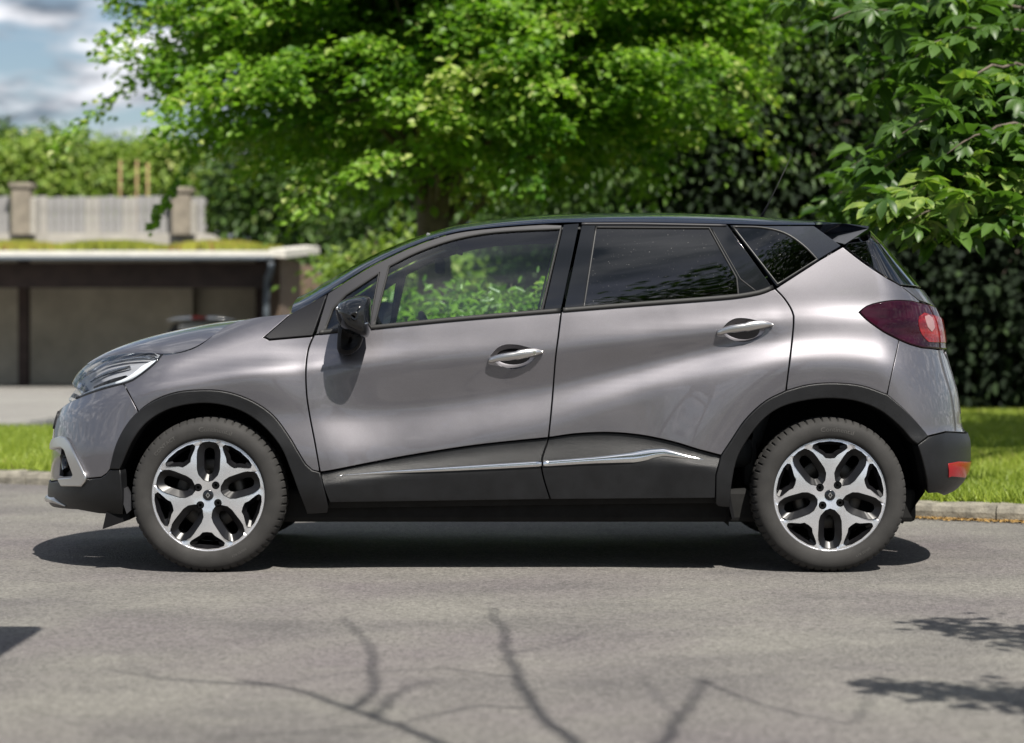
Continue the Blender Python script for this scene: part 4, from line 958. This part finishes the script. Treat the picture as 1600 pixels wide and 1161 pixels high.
for k in range(3):
    v, f = boxgeo(-bw / 2 + .006, bw / 2 - .006, -.015, .015, 0, fz1 - fz0); me = bpy.data.meshes.new('board'); me.from_pydata(v, [], f); me.materials.append(M['board'] if k else M['board2']); bms.append(me)
x = (-400 - 800) * DF / F
while x < (324 - 800) * DF / F:
    o = link(bpy.data.objects.new('board', random.choice(bms)), fn); o.location = (x - fx, random.uniform(-.01, .01), random.uniform(-.025, .015)); x += bw
for z in (.12, fz1 - fz0 - .15): box('rail', ((-405 - 800) * DF / F - fx, (322 - 800) * DF / F - fx, .02, .09, z, z + .09), M['board'], fn)
for px, w, top in ((-212, 29, 291), (37, 29, 291), (286, 29, 298)):
    a = (px - w / 2 - 800) * DF / F - fx; b = (px + w / 2 - 800) * DF / F - fx
    p = box('pier', (a, b, -.30, .12, -.02, at(0, top + 4, DF).z - fz0), M['pier'], fn, .02); box('cap_stone', (a - .04, b + .04, -.34, .16, at(0, top + 4, DF).z - fz0 + .001, at(0, top, DF).z - fz0 + .05), M['pier'], p, .02)
    box('buttress', (b + .002, b + .10, -.28, .05, -.02, (at(0, top + 20, DF).z - fz0)), M['concrete'], fn, .02)
for px, top, lab in ((187, 250, 'cane stake standing apart from the other two stakes'), (213, 250, 'middle one of the three cane stakes'), (230, 255, 'cane stake closest to the last stone pier')):
    p0 = at(px, 310, 44.2); p1 = at(px + 1, top, 44.2); p0.z = 2.2
    tag(tube('garden_stake', [p0, p1], .028, M['stake']), lab + ' behind the fence', 'stake', None)

# ---- silver hatchback inside the carport (only the top of its tail shows)
sc_ = empty('parked_car', ((313 - 800) * 34.5 / F, 33.95, .045), 'silver hatchback parked tail-out in the carport, red brake light on its roof edge', 'car')
sec = [(0, .22, .70, .18), (.02, .45, .76, .20), (.10, .72, .78, .22), (.25, .86, .74, .24), (.55, 1.10, .60, .3), (.75, 1.165, .55, .3), (1.3, 1.18, .54, .3), (1.9, 1.15, .54, .3), (2.4, .90, .70, .25), (3.4, .78, .70, .22), (3.65, .55, .66, .2)]
V = []
for (y, zt, w, zlo) in sec:
    for k in range(17):
        a = PI * k / 16; V.append((-math.copysign(abs(math.cos(a)) ** .45, math.cos(a)) * w, y, zlo + (zt - zlo) * abs(math.sin(a)) ** .5))
mk('body', V, grid_faces(len(sec), 17) + [tuple(range(17))], M['silver'], sc_, smooth=True)
mk('rear_window', [(-.50, .27, .88), (.50, .27, .88), (.44, .56, 1.09), (-.44, .56, 1.09)], [(0, 1, 2, 3)], M['gloss_black'], sc_)
V = []
for j in range(21):
    s = -1 + j / 10; zt = 1.198 - .055 * abs(s) ** 3.5; th = .05 * (1 - .75 * abs(s) ** 3)
    V += [(s * .53, .40 + .05 * s * s, zt - th), (s * .53, .42 + .05 * s * s, zt - .004), (s * .53, .60, zt + .004), (s * .53, .95, zt), (s * .53, .95, zt - th)]
mk('spoiler', V, grid_faces(21, 5, closed_v=True) + [tuple(range(5)), tuple(100 + k for k in reversed(range(5)))], M['silver'], sc_, smooth=True)
box('brake_light', (-.12, .12, .385, .50, 1.155, 1.204), M['tail_red'], sc_, .008)
for s in (-1, 1):
    box('tail_light', (s * .66 - .09, s * .66 + .09, .05, .12, .55, .75), M['tail_red'], sc_, .02)
    for y in (.75, 3.0):
        w = lathe('wheel', [(0, -.09), (.18, -.09), (.2, -.1), (.29, -.09), (.3, -.06), (.3, .06), (.29, .09), (0, .09)], M['tyre'], sc_, 24); w.rotation_euler.z = PI / 2; w.location = (s * .62, y, .3)

# ================================================================== TREES
def unit(v): return v / np.maximum(np.linalg.norm(v, axis=-1, keepdims=True), 1e-9)
def leaves(name, P, D, size, mat, parent, wr=.62, rndv=None, fold=.12, up=.75):
    """leaf blades: base at P, pointing along D"""
    n = len(P); D = unit(D); nn = unit(RNG.normal(0, 1, (n, 3)) * (1 - up) + np.array([0, -.25, 1.0]) * up); s = unit(np.cross(D, nn)); nn = np.cross(s, D)
    L = size * RNG.uniform(.65, 1.25, n)[:, None]; W = L * wr * .5
    V = np.zeros((n, 6, 3)); V[:, 0] = P; V[:, 1] = P + D * L * .38 + s * W + nn * L * fold; V[:, 2] = P + D * L * .75 + s * W * .72 + nn * L * fold * .5
    V[:, 3] = P + D * L - nn * L * .12; V[:, 4] = P + D * L * .75 - s * W * .72 + nn * L * fold * .5; V[:, 5] = P + D * L * .38 - s * W + nn * L * fold
    b = (np.arange(n) * 6)[:, None]; Fc = np.concatenate([b + np.array([0, 1, 2, 3]), b + np.array([0, 3, 4, 5])])
    r = RNG.beta(2, 2, n) if rndv is None else rndv
    o = mk_np(name, V.reshape(-1, 3), Fc, mat, parent, rnd=np.repeat(np.clip(r, 0, 1), 6)); o['kind'] = 'stuff'; return o
def crown_points(n, lobes, clump, per, flat=.45, shell=.55):
    """leaf positions in drooping clumps through a set of ellipsoid lobes"""
    nc = max(1, n // per); vol = np.array([l[3] * l[4] * l[5] for l in lobes]); k = RNG.choice(len(lobes), nc, p=vol / vol.sum()); L = np.array(lobes)[k]
    d = unit(RNG.normal(0, 1, (nc, 3))); r = RNG.uniform(0, 1, nc) ** (1 / 3); r = shell + (1 - shell) * r if shell else r
    r = np.where(RNG.uniform(0, 1, nc) < .22, RNG.uniform(.3, 1, nc), r) * RNG.uniform(.86, 1.08, nc)
    c = L[:, :3] + d * r[:, None] * L[:, 3:6]
    cs = RNG.uniform(.5, 1.3, nc); tint = RNG.normal(0, .16, nc)
    P = np.repeat(c, per, 0); o = RNG.normal(0, 1, (nc * per, 3)) * np.array([1, 1, flat]) * clump * np.repeat(cs, per)[:, None]
    o[:, 2] -= .35 * np.hypot(o[:, 0], o[:, 1])
    D = unit(np.repeat(d, per, 0) * .5 + unit(o) * .8 + RNG.normal(0, .45, o.shape) + np.array([0, 0, -.45]))
    return P + o, D, np.clip(RNG.beta(2.2, 2.2, nc * per) + np.repeat(tint, per), 0, 1)
def limb(p0, p1, sag, n=9, wig=.06):
    p0, p1 = Vector(p0), Vector(p1); L = (p1 - p0).length; out = []
    for i in range(n):
        t = i / (n - 1); p = p0.lerp(p1, t) + Vector((0, 0, 4 * t * (1 - t) * sag)); out.append(p + Vector([random.gauss(0, wig * L * .25) for _ in range(3)]) * (0 if i in (0, n - 1) else 1))
    return out
def trunk_mesh(name, base, top, r, parent, ends, mat, origin):
    V, Fc = tubegeo([Vector(p) - origin for p in limb(base, top, 0, 8, .03)], list(np.linspace(r, r * .55, 8)), 12)
    for e in ends:
        t = random.uniform(.35, 1.0); s = Vector(base).lerp(Vector(top), t); pts = limb(s, e, random.uniform(.1, .5), 9, .08)
        v, f = tubegeo([p - origin for p in pts], list(np.linspace(r * .42 * (1.2 - t * .5), r * .05, 9)), 7, base=len(V)); V += v; Fc += f
        for _ in range(3):
            i = random.randint(3, 7); q = pts[i] + Vector([random.gauss(0, min(.45, r * 2.5)) for _ in range(3)]); v, f = tubegeo([p - origin for p in limb(pts[i], q, .1, 5, .08)], list(np.linspace(r * .10, r * .02, 5)), 5, base=len(V)); V += v; Fc += f
    return mk(name, V, Fc, mat, parent, smooth=True)
def tree(name, label, base, top, r, lobes, n, size, mat, clump=.28, per=28, wr=.62, group=None, nlimb=12, shell=.55, flat=.45, cat='tree', up=.75):
    o = empty(name, base, label, cat, group); org = Vector(base)
    P, D, rv = crown_points(n, lobes, clump, per, flat, shell)
    leaves('crown', P - np.array(base), D, size, mat, o, wr, rv, up=up)
    ends = []
    for _ in range(nlimb):
        l = random.choice(lobes); d = Vector([random.gauss(0, 1) for _ in range(3)]).normalized(); ends.append((l[0] + d.x * l[3] * .8, l[1] + d.y * l[4] * .8, l[2] + d.z * l[5] * .7))
    trunk_mesh('trunk', base, top, r, o, ends, M['bark'], org); return o
def spray_points(n, per, lobes, length=(.7, 1.5), width=.20, droop=.28, out_bias=.75, thick=.035):
    vol = np.array([l[3] * l[4] * l[5] for l in lobes]) ** .8; k = RNG.choice(len(lobes), n, p=vol / vol.sum()); L = np.array(lobes)[k]
    d = unit(RNG.normal(0, 1, (n, 3)) * np.array([1, 1, .75])); s0 = L[:, :3] + d * L[:, 3:6] * RNG.uniform(.35, .95, n)[:, None]
    g = unit(d * out_bias * np.array([1, 1, .35]) + RNG.normal(0, .35, (n, 3)) * np.array([1, 1, .35]) + np.array([0, 0, .12])); ln = RNG.uniform(*length, n)
    tint = RNG.normal(0, .20, n); t = RNG.uniform(0, 1, (n, per)) ** .75; w = width * (.35 + t) * (1.15 - t * .75)
    side = unit(np.cross(g, np.array([0, 0, 1.0]))); lat = RNG.normal(0, 1, (n, per)) * w
    P = s0[:, None] + g[:, None] * (ln[:, None] * t)[..., None] + side[:, None] * lat[..., None]
    P[..., 2] += -droop * (t * ln[:, None]) ** 2 - .5 * np.abs(lat) * .6 + RNG.normal(0, thick, (n, per))
    D = unit(g[:, None] * .8 + side[:, None] * np.sign(lat)[..., None] * .7 + RNG.normal(0, .35, (n, per, 3)) + np.array([0, 0, -.35]))
    rv = np.clip(RNG.beta(2, 2.3, (n, per)) + tint[:, None] + (t - .5) * .25, 0, 1)
    return P.reshape(-1, 3), D.reshape(-1, 3), rv.ravel(), s0, g * ln[:, None]
G = {}
G['lime'] = leafmat('lime_leaf', (0.060, 0.150, 0.016), (0.235, 0.385, 0.048), trans=.48, rough=.45, c3=(.42, .48, .16))
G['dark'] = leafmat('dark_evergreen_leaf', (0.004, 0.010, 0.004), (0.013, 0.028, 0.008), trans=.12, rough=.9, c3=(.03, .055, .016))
G['mid'] = leafmat('mid_green_leaf', (0.028, 0.07, 0.013), (0.09, 0.16, 0.03), trans=.3, rough=.45, c3=(.20, .26, .09))
G['bush'] = leafmat('yellow_green_leaf', (0.11, 0.19, 0.03), (0.27, 0.36, 0.07), trans=.35, rough=.5, c3=(.36, .36, .13))
G['laurel'] = leafmat('laurel_leaf', (0.05, 0.12, 0.014), (0.19, 0.33, 0.03), trans=.35, rough=.3, c3=(.36, .46, .10))
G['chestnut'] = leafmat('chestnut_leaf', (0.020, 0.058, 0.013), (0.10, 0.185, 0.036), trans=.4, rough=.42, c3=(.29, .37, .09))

# the broad lime-green tree whose crown fills the middle of the view
mo_ = Vector((-.75, 20.2, VZ)); mt = empty('maple_tree', mo_, 'broad bright green leafy tree with low spreading crown behind the grey car', 'tree')
ml = [(-.6, 20.2, 4.9, 2.3, 2.0, 2.3), (-2.1, 19.6, 4.3, 1.2, 1.2, 1.3), (1.1, 19.6, 3.9, 1.2, 1.2, 1.1), (-1.2, 18.7, 3.3, 1.4, .8, .75), (.4, 18.8, 3.2, 1.2, .8, .7), (-2.7, 19.3, 3.5, .5, .6, .4), (1.8, 18.9, 3.7, .6, .6, .5), (-.6, 19.0, 4.6, 2.2, .8, 1.5), (-.4, 18.5, 2.75, 1.9, .6, .35), (-1.9, 18.9, 3.0, .8, .6, .4), (-.6, 18.4, 3.6, 2.0, .5, .8)]
P, D, rv, s0, gd = spray_points(560, 200, ml, length=(.6, 1.4), width=.20, thick=.045)
leaves('crown', P - np.array(mo_), D, .074, G['lime'], mt, .78, rv, up=.7)
P2, D2, rv2 = crown_points(16000, [(-.6, 20.6, 4.6, 2.5, 1.6, 2.2), (.6, 20.4, 3.6, 1.6, 1.0, 1.1), (-1.6, 20.4, 3.6, 1.4, 1.0, 1.1)], .3, 30, .5, 0)
leaves('inner_foliage', P2 - np.array(mo_), D2, .10, G['lime'], mt, .7, rv2)
V, Fc = tubegeo([Vector((0, 0, 0)), Vector((.03, 0, 1.2)), Vector((.0, .05, 2.2)), Vector((.08, .1, 4.2))], [.20, .17, .15, .07], 12)
for i in range(0, len(s0), 9):
    q = Vector(s0[i]) - mo_; st = Vector((.02, .03, random.uniform(1.5, 3.2))); pts = limb(st, q, .15, 7, .05) + [q + Vector(gd[i]) * .5]
    v, f = tubegeo(pts, list(np.linspace(.045, .006, len(pts))), 6, base=len(V)); V += v; Fc += f
mk('trunk', V, Fc, M['bark'], mt, smooth=True)
# dark woodland behind it, tree by tree
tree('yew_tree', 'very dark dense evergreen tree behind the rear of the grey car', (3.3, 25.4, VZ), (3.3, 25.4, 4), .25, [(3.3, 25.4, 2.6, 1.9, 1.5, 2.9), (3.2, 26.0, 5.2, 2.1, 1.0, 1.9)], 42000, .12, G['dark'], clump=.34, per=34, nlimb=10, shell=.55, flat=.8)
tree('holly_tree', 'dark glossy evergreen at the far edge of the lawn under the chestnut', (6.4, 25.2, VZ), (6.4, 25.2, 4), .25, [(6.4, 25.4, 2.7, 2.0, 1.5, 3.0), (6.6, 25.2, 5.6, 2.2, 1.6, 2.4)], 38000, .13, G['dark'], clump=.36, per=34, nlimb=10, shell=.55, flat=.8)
tree('ash_tree', 'mid-green tree with feathery crown between the bright tree and the chestnut', (2.0, 25.6, VZ), (2.0, 25.4, 5), .14, [(2.4, 24.6, 4.7, 1.7, .9, 1.5), (3.9, 24.2, 4.3, 1.1, .8, 1.0), (1.4, 25.0, 3.0, 1.3, .8, 1.0), (1.2, 27.0, 2.0, 1.6, 1.5, 2.0), (3.0, 24.4, 3.2, 1.0, .6, .5)], 36000, .10, G['mid'], clump=.28, per=28, nlimb=14, shell=.55, wr=.45)
tree('oak_tree', 'shady dark green tree standing behind the trunk of the bright tree', (-1.2, 29.5, VZ), (-1.2, 29.5, 4.5), .28, [(-.2, 29.5, 3.2, 2.3, 1.6, 3.0), (-1.8, 30, 6.3, 2.6, 1.8, 2.2)], 38000, .12, G['mid'], clump=.3, per=30, nlimb=16, shell=.6)
tree('elder_tree', 'dark green tree with a bare leaning stem at the end of the carport', (-4.4, 44.5, VZ), (-4.2, 44.4, 4), .16, [(-4.1, 44.6, 4.3, 1.9, 1.4, 1.5), (-3.4, 44.4, 2.6, 1.6, 1.2, 1.3), (-5.0, 44.6, 3.9, 1.2, 1.2, 1.2)], 20000, .16, G['mid'], clump=.32, per=24, nlimb=10, shell=.5)
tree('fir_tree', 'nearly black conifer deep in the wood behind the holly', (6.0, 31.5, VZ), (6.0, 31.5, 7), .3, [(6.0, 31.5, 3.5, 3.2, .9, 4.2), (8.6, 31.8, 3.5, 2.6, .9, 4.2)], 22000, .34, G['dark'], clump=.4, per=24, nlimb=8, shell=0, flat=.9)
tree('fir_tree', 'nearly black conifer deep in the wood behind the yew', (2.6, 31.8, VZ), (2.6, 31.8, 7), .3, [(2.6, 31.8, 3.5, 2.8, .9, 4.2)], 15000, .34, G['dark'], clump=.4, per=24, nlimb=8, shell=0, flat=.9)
# bushes behind the board fence
for (px, py, rx, rz, lab) in ((20, 276, 1.0, .85, 'pale green bush behind the middle stone pier of the board fence'), (105, 264, 1.15, .9, 'large yellow-green bush behind the fence boards between two stone piers'), (192, 274, .9, .8, 'yellow-green bush behind the cane stakes'), (262, 272, 1.0, .85, 'light green bush behind the last stone pier of the fence')):
    p = at(px, py, 46.5); tree('garden_bush', lab, (p.x, 46.5, 2.2), (p.x, 46.5, 3.4), .08, [(p.x, 46.5, p.z, rx, .9, rz), (p.x + .4, 46.3, p.z - .7, rx * .9, .8, rz * .9)], 8000, .15, G['bush'], clump=.24, per=20, nlimb=6, cat='bush', group='bushes behind the fence')
for px, py, D, lab in ((5, 205, 80, 'small distant tree top rising beside the dark far hill'), (70, 208, 82, 'distant rounded tree top above the bushes, apart from the hill')):
    p = at(px, py, D); tree('far_tree', lab, (p.x, D, 0), (p.x, D, p.z - .5), .2, [(p.x, D, p.z - .3, .75, .7, .7), (p.x, D, p.z - 2.2, 1.3, 1.2, 1.6)], 3000, .3, G['mid'], clump=.3, per=20, nlimb=5)
hp = [at(-1500, 300, 160), at(-60, 222, 160), at(20, 208, 160), at(60, 222, 160), at(160, 262, 160), at(300, 300, 160)]
o = mk('hill', [(p.x, 160 - 6 * 0, p.z) for p in hp] + [(p.x, 175, p.z - 1) for p in hp] + [(p.x, 160, -.1) for p in hp], [(i, i + 1, 7 + i, 6 + i) for i in range(5)] + [(12 + i, 13 + i, i + 1, i) for i in range(5)], M['hill']); o['kind'] = 'structure'
# bright shrubs behind the car
tree('laurel_shrub', 'sunlit laurel shrub seen through the front door window', (.0, 13.3, VZ), (.0, 13.3, .9), .04, [(-.12, 13.3, .80, .55, .4, .52), (.32, 13.35, .85, .45, .35, .50)], 4200, .085, G['laurel'], clump=.10, per=12, wr=.36, nlimb=10, cat='shrub', shell=.6)
tree('hazel_shrub', 'bright yellow-green shrub seen over the windscreen of the grey car', (-1.55, 25.5, VZ), (-1.55, 25.5, 1.6), .06, [(-1.65, 25.5, 1.6, .6, .6, .5), (-1.2, 25.6, 1.9, .5, .5, .4), (-1.8, 25.4, 1.1, .55, .6, .6), (-.9, 25.6, 1.2, .8, .6, .8)], 7000, .10, G['bush'], clump=.16, per=16, nlimb=8, cat='shrub')
for (x, y, z, s, lab) in ((-.6, 15.4, .75, .8, 'low bright green shrub on the verge behind the front door window'),):
    tree('verge_shrub', lab, (x, y, VZ), (x, y, .7), .04, [(x, y, z, s, .5, .62)], 4000, .09, G['laurel'], clump=.13, per=14, wr=.45, nlimb=6, cat='shrub')

# ---- horse chestnut reaching in from the right
def chestnut_leaf_mesh(seed):
    rs = np.random.default_rng(seed); V = []; Fc = []; k = rs.integers(5, 8); L0 = .135
    for i in range(k):
        a = math.radians(-118 + 236 * i / (k - 1)) + rs.normal(0, .06); L = L0 * (.62 + .38 * math.cos(a * .62)) * rs.uniform(.85, 1.1); droop = rs.uniform(.35, .75); b = len(V)
        d = np.array([math.sin(a), math.cos(a)]); s = np.array([d[1], -d[0]])
        for j, (t, w) in enumerate(((0, .02), (.25, .11), (.5, .20), (.72, .235), (.88, .14), (1, .0))):
            z = -droop * L * t * t; c = d * L * t; fold = .10 * L * (w / .235)
            V += [(*(c + s * w * L), z + fold), (*c, z), (*(c - s * w * L), z + fold)]
            if j: q = b + (j - 1) * 3; Fc += [(q, q + 1, q + 4, q + 3), (q + 1, q + 2, q + 5, q + 4)]
    b = len(V); V += [(-.002, 0, 0), (.002, 0, 0), (.002, -.09, .035), (-.002, -.09, .035)]; Fc.append((b, b + 1, b + 2, b + 3))
    me = bpy.data.meshes.new('leaf'); me.from_pydata(V, [], Fc); at_ = me.attributes.new('rnd', 'FLOAT', 'POINT'); r = rs.uniform(.1, .8) if seed < 8 else rs.uniform(.88, 1.0); at_.data.foreach_set('value', np.clip(r + rs.normal(0, .04, len(V)), 0, 1).astype(np.float32))  # later seeds are paler and yellower, sunlight put into the leaf colour
    me.polygons.foreach_set('use_smooth', np.ones(len(Fc), dtype=bool)); me.materials.append(G['chestnut']); me.update(); return me
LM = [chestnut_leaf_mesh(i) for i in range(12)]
TB = Vector((6.3, 14.6, VZ))
ch = empty('chestnut_tree', TB, 'horse chestnut with large palmate leaves reaching over the tail of the grey car', 'tree')
sprays = []   # (start, end) of leafy twigs in the picture with their distance
for (a, b, D0, D1, cnt) in (((1640, 285), (1355, 322), 11.9, 11.3, 34), ((1640, 330), (1420, 345), 11.8, 11.2, 22), ((1640, 255), (1400, 300), 12.2, 11.5, 24), ((1640, 110), (1440, 165), 12.4, 11.6, 24), ((1640, 150), (1400, 215), 12.2, 11.5, 26), ((1640, 190), (1380, 262), 12.4, 11.7, 26), ((1640, 60), (1430, 90), 12.6, 12.0, 22), ((1640, 20), (1300, 30), 13, 12.4, 26), ((1640, -10), (1220, 10), 13.4, 13.2, 22), ((1600, 60), (1340, 150), 13.2, 12.6, 20), ((1500, 230), (1330, 260), 12.9, 12.4, 16), ((1440, 300), (1275, 328), 14.0, 14.4, 8), ((1640, 215), (1480, 240), 11.8, 11.4, 14)):
    sprays.append((at(*a, D0), at(*b, D1), cnt))
nl = 0; V = []; Fc = []
for si, (p0, p1, cnt) in enumerate(sprays):
    pts = limb(p0, p1, .10, 9, .05); v, f = tubegeo([p - TB for p in pts], list(np.linspace(.012, .003, 9)), 6, base=len(V)); V += v; Fc += f
    lead = p0 + (TB + Vector((0, 0, 4.6)) - p0) * 1.0
    v, f = tubegeo([p - TB for p in limb(lead, p0, .3, 8, .05)], list(np.linspace(.06, .012, 8)), 6, base=len(V)); V += v; Fc += f
    for k in range(cnt):
        if nl >= 288: break
        t = (k + random.random() * .6) / cnt; i = min(7, int(t * 8)); p = pts[i].lerp(pts[i + 1], t * 8 - i) + Vector((random.gauss(0, .05), random.gauss(0, .10), random.gauss(0, .05) - .01))
        o = link(bpy.data.objects.new('leaf', random.choice(LM[7:] if si < 3 and random.random() < .85 else LM[:9])), ch); o.location = p - TB; s = random.uniform(.8, 1.35); o.scale = (s, s, s)  # lowest sprays mostly take the leaves tinted as sunlit
        o.rotation_euler = (random.gauss(.25, .35), random.gauss(0, .4), random.gauss(1.3, .9)); nl += 1
v, f = tubegeo([Vector((0, 0, 0)), Vector((.05, 0, 2)), Vector((0, .1, 4)), Vector((-.1, .2, 7))], [.32, .26, .22, .12], 14, base=len(V)); V += v; Fc += f
for e in ((-3.5, -.5, 5.5), (-2, 2.5, 6.5), (1.5, -1.5, 6.5), (-2.6, .8, 7.2), (2, 2, 7), (-4.0, 1.5, 4.6)):
    v, f = tubegeo(limb((0, .1, random.uniform(3, 5)), e, .4, 9, .06), list(np.linspace(.13, .02, 9)), 8, base=len(V)); V += v; Fc += f
mk('trunk', V, Fc, M['bark'], ch, smooth=True)
# the rest of its foliage as one mass
def palm_mass(n, lobes):
    P, D, rv = crown_points(n, lobes, .22, 10, .5, .45); out = [];  dirs = []; rr = []
    for k in range(5):
        a = math.radians(-95 + 190 * k / 4); b = unit(D); s = unit(np.cross(b, np.array([0, 0, 1.0]) + RNG.normal(0, .3, b.shape))); dirs.append(b * math.cos(a) + s * math.sin(a) + np.array([0, 0, -.25])); out.append(P); rr.append(rv)
    return np.concatenate(out), np.concatenate(dirs), np.concatenate(rr)
tbn = np.array(TB)
P, D, rv = palm_mass(5200, [(5.2, 15.6, 5.6, 2.6, 2.2, 1.7), (3.4, 14.6, 3.9, 1.3, .9, 1.0), (3.3, 15.2, 5.3, 1.6, 1.5, 1.2), (7.6, 15.2, 5.8, 2.2, 2.2, 2.0), (5.6, 17.5, 6.0, 2.6, 2.0, 1.8)])
ex = []; 
for si, (p0, p1, cnt) in enumerate(sprays):
    m_ = 34; t = RNG.uniform(-.15, .95, m_); ex.append(np.array(p0) + (np.array(p1) - np.array(p0)) * t[:, None] + RNG.normal(0, 1, (m_, 3)) * np.array([.10, .16, .085]) + np.array([.05, .25, -.02]))
ex = np.concatenate(ex); ed = unit(RNG.normal(0, .6, ex.shape) + np.array([-.6, -.5, -.35])); ds = []
for k in range(5):
    a = math.radians(-100 + 200 * k / 4); s = unit(np.cross(ed, np.array([0, 0, 1.0]) + RNG.normal(0, .3, ed.shape))); ds.append(ed * math.cos(a) + s * math.sin(a) + np.array([0, 0, -.25]))
P = np.concatenate([P] + [ex] * 5); D = np.concatenate([D] + ds); rv = np.concatenate([rv] + [RNG.uniform(.1, .95, len(ex))] * 5)
leaves('foliage', P - tbn, D, .15, G['chestnut'], ch, .45, rv, up=.8)

# ---- trees behind the photographer: they shade the road in front of the lens and show in the windows
def from_shadow(px, py, z): g = ground(px, py); return Vector((g[0] + SUN.x / SUN.z * z, g[1] + SUN.y / SUN.z * z, z))
bt = empty('bare_tree', (3.1, -3.2, 0), 'tree behind the camera whose thin branches throw shadows on the road', 'tree'); bo = Vector((3.1, -3.2, 0))
V, Fc = tubegeo([Vector((0, 0, 0)), Vector((-.1, .2, 1.6)), Vector((-.15, .5, 2.6)), Vector((-.1, .6, 4.2)), Vector((.1, .4, 6.5))], [.2, .17, .15, .1, .05], 12)
def shadow_branch(pts, r0, r1, z0=3.7, z1=4.0, root=None):
    global V, Fc
    r0 *= 1.0; r1 *= 1.1
    n = len(pts); P = [from_shadow(p[0], p[1], z0 + (z1 - z0) * i / (n - 1)) for i, p in enumerate(pts)]
    if root is not None: P = [root] + P
    P2 = []
    for i in range(len(P) - 1):
        for k in range(4): P2.append(P[i].lerp(P[i + 1], k / 4) + Vector([random.gauss(0, .006) for _ in range(3)]))
    P2.append(P[-1]); v, f = tubegeo([p - bo for p in P2], list(np.linspace(r0, r1, len(P2))), 6, base=len(V)); V += v; Fc += f
rt = Vector((3.0, -2.8, 3.2))
shadow_branch([(760, 1215), (700, 1165), (640, 1142), (550, 1108), (480, 1082), (430, 1070), (376, 1062)], .022, .008, root=rt)
shadow_branch([(430, 1070), (330, 1066), (250, 1060), (170, 1046)], .010, .004)
shadow_branch([(550, 1108), (578, 1085), (588, 1050), (576, 1008), (556, 985), (538, 962)], .013, .004)
shadow_branch([(590, 1120), (612, 1090), (640, 1072), (676, 1062)], .011, .004)
shadow_branch([(980, 1225), (900, 1162), (835, 1108), (808, 1060), (795, 1020), (786, 985), (770, 950)], .020, .006, root=rt)
shadow_branch([(835, 1108), (740, 1102), (640, 1128), (500, 1142), (330, 1154)], .008, .003)
shadow_branch([(808, 1060), (700, 1045), (560, 1050), (400, 1075)], .006, .003)
shadow_branch([(1000, 1215), (1030, 1165), (1062, 1125), (1082, 1095), (1098, 1062)], .018, .006, root=rt)
shadow_branch([(1098, 1062), (1150, 1088), (1230, 1112), (1325, 1132)], .007, .004)
shadow_branch([(1325, 1132), (1352, 1105), (1370, 1075)], .006, .003)
shadow_branch([(795, 1020), (860, 1010), (930, 985)], .005, .002)
shadow_branch([(1062, 1125), (1020, 1080), (1000, 1050)], .005, .002)
shadow_branch([(240, 1055), (210, 1038), (190, 1020)], .004, .002)
shadow_branch([(1700, 1120), (1600, 1085), (1480, 1080), (1345, 1066)], .012, .003, root=rt)
shadow_branch([(1700, 1020), (1600, 1000), (1500, 980), (1420, 966)], .010, .003, root=rt)
mk('trunk', V, Fc, M['bark'], bt, smooth=True)
P = []; Dv = []
for (line_, n) in (((1350, 1070, 1640, 1095), 330), ((1425, 970, 1640, 1000), 260)):
    for k in range(n):
        t = random.random() ** .8; px = line_[0] + (line_[2] - line_[0]) * t + random.gauss(0, 10); py = line_[1] + (line_[3] - line_[1]) * t + random.gauss(0, 4 + 9 * t)
        P.append(from_shadow(px, py, 2.8 + random.gauss(0, .05))); Dv.append((random.gauss(-.5, .6), random.gauss(0, .6), random.gauss(-.3, .3)))
leaves('crown', np.array(P) - np.array(bo), np.array(Dv), .07, G['chestnut'], bt, .6)
tree('beech_tree', 'very tall leafy tree behind the camera, mirrored in the rear door window', (2.6, -6.5, 0), (2.6, -6.5, 9), .3, [(2.9, -6.5, 10.8, 2.3, 2.2, 3.9), (5.2, -7, 11.0, 2.2, 2.2, 3.8), (.9, -6.8, 9.8, 1.5, 1.6, 2.4)], 26000, .16, G['mid'], clump=.36, per=24, nlimb=16)
tree('birch_tree', 'slender leafy tree behind the camera, mirrored in the front door window', (-1.6, -6.8, 0), (-1.6, -6.8, 8), .2, [(-1.6, -6.8, 8.2, 1.8, 1.8, 3.0), (-4.5, -7.5, 7.5, 2.0, 1.8, 2.6)], 14000, .15, G['mid'], clump=.34, per=22, nlimb=10)
hg = empty('privet_hedge', (0, -8.2, 0), 'clipped green hedge along the other side of the road behind the camera', 'hedge')
n = 30000; P = np.stack([RNG.uniform(-14, 14, n), RNG.uniform(-8.7, -7.7, n), RNG.uniform(.05, 1.9, n)], 1); leaves('foliage', P - np.array([0, -8.2, 0]), RNG.normal(0, 1, (n, 3)) + np.array([0, .4, .2]), .09, G['mid'], hg)
# unseen slab added left of the camera to cast a wedge of shadow
pc = from_shadow(68, 983, 2.45)
po = empty('shadow_canopy', (pc.x - 2.4, pc.y - .7, 0), 'unseen flat canopy on posts left of the camera, added to shade the road', 'canopy')
e1 = from_shadow(0, 1026, 2.45) - pc; e0 = from_shadow(-1700, 983, 2.45) - pc; e1 = e1 * 2.5
Pq = [pc, pc + e0, pc + e0 + e1, pc + e1]; Pq = [p - po.location for p in Pq]
mk('shade_slab', [*Pq, *[p + Vector((0, 0, .1)) for p in Pq]], [(0, 1, 2, 3), (7, 6, 5, 4)] + [(i, i + 4, (i + 1) % 4 + 4, (i + 1) % 4) for i in range(4)], M['fascia'], po)
for k in (1, 2): box('post', (Pq[k].x - .05, Pq[k].x + .05, Pq[k].y - .05, Pq[k].y + .05, 0, 2.44), M['fascia'], po, .01)
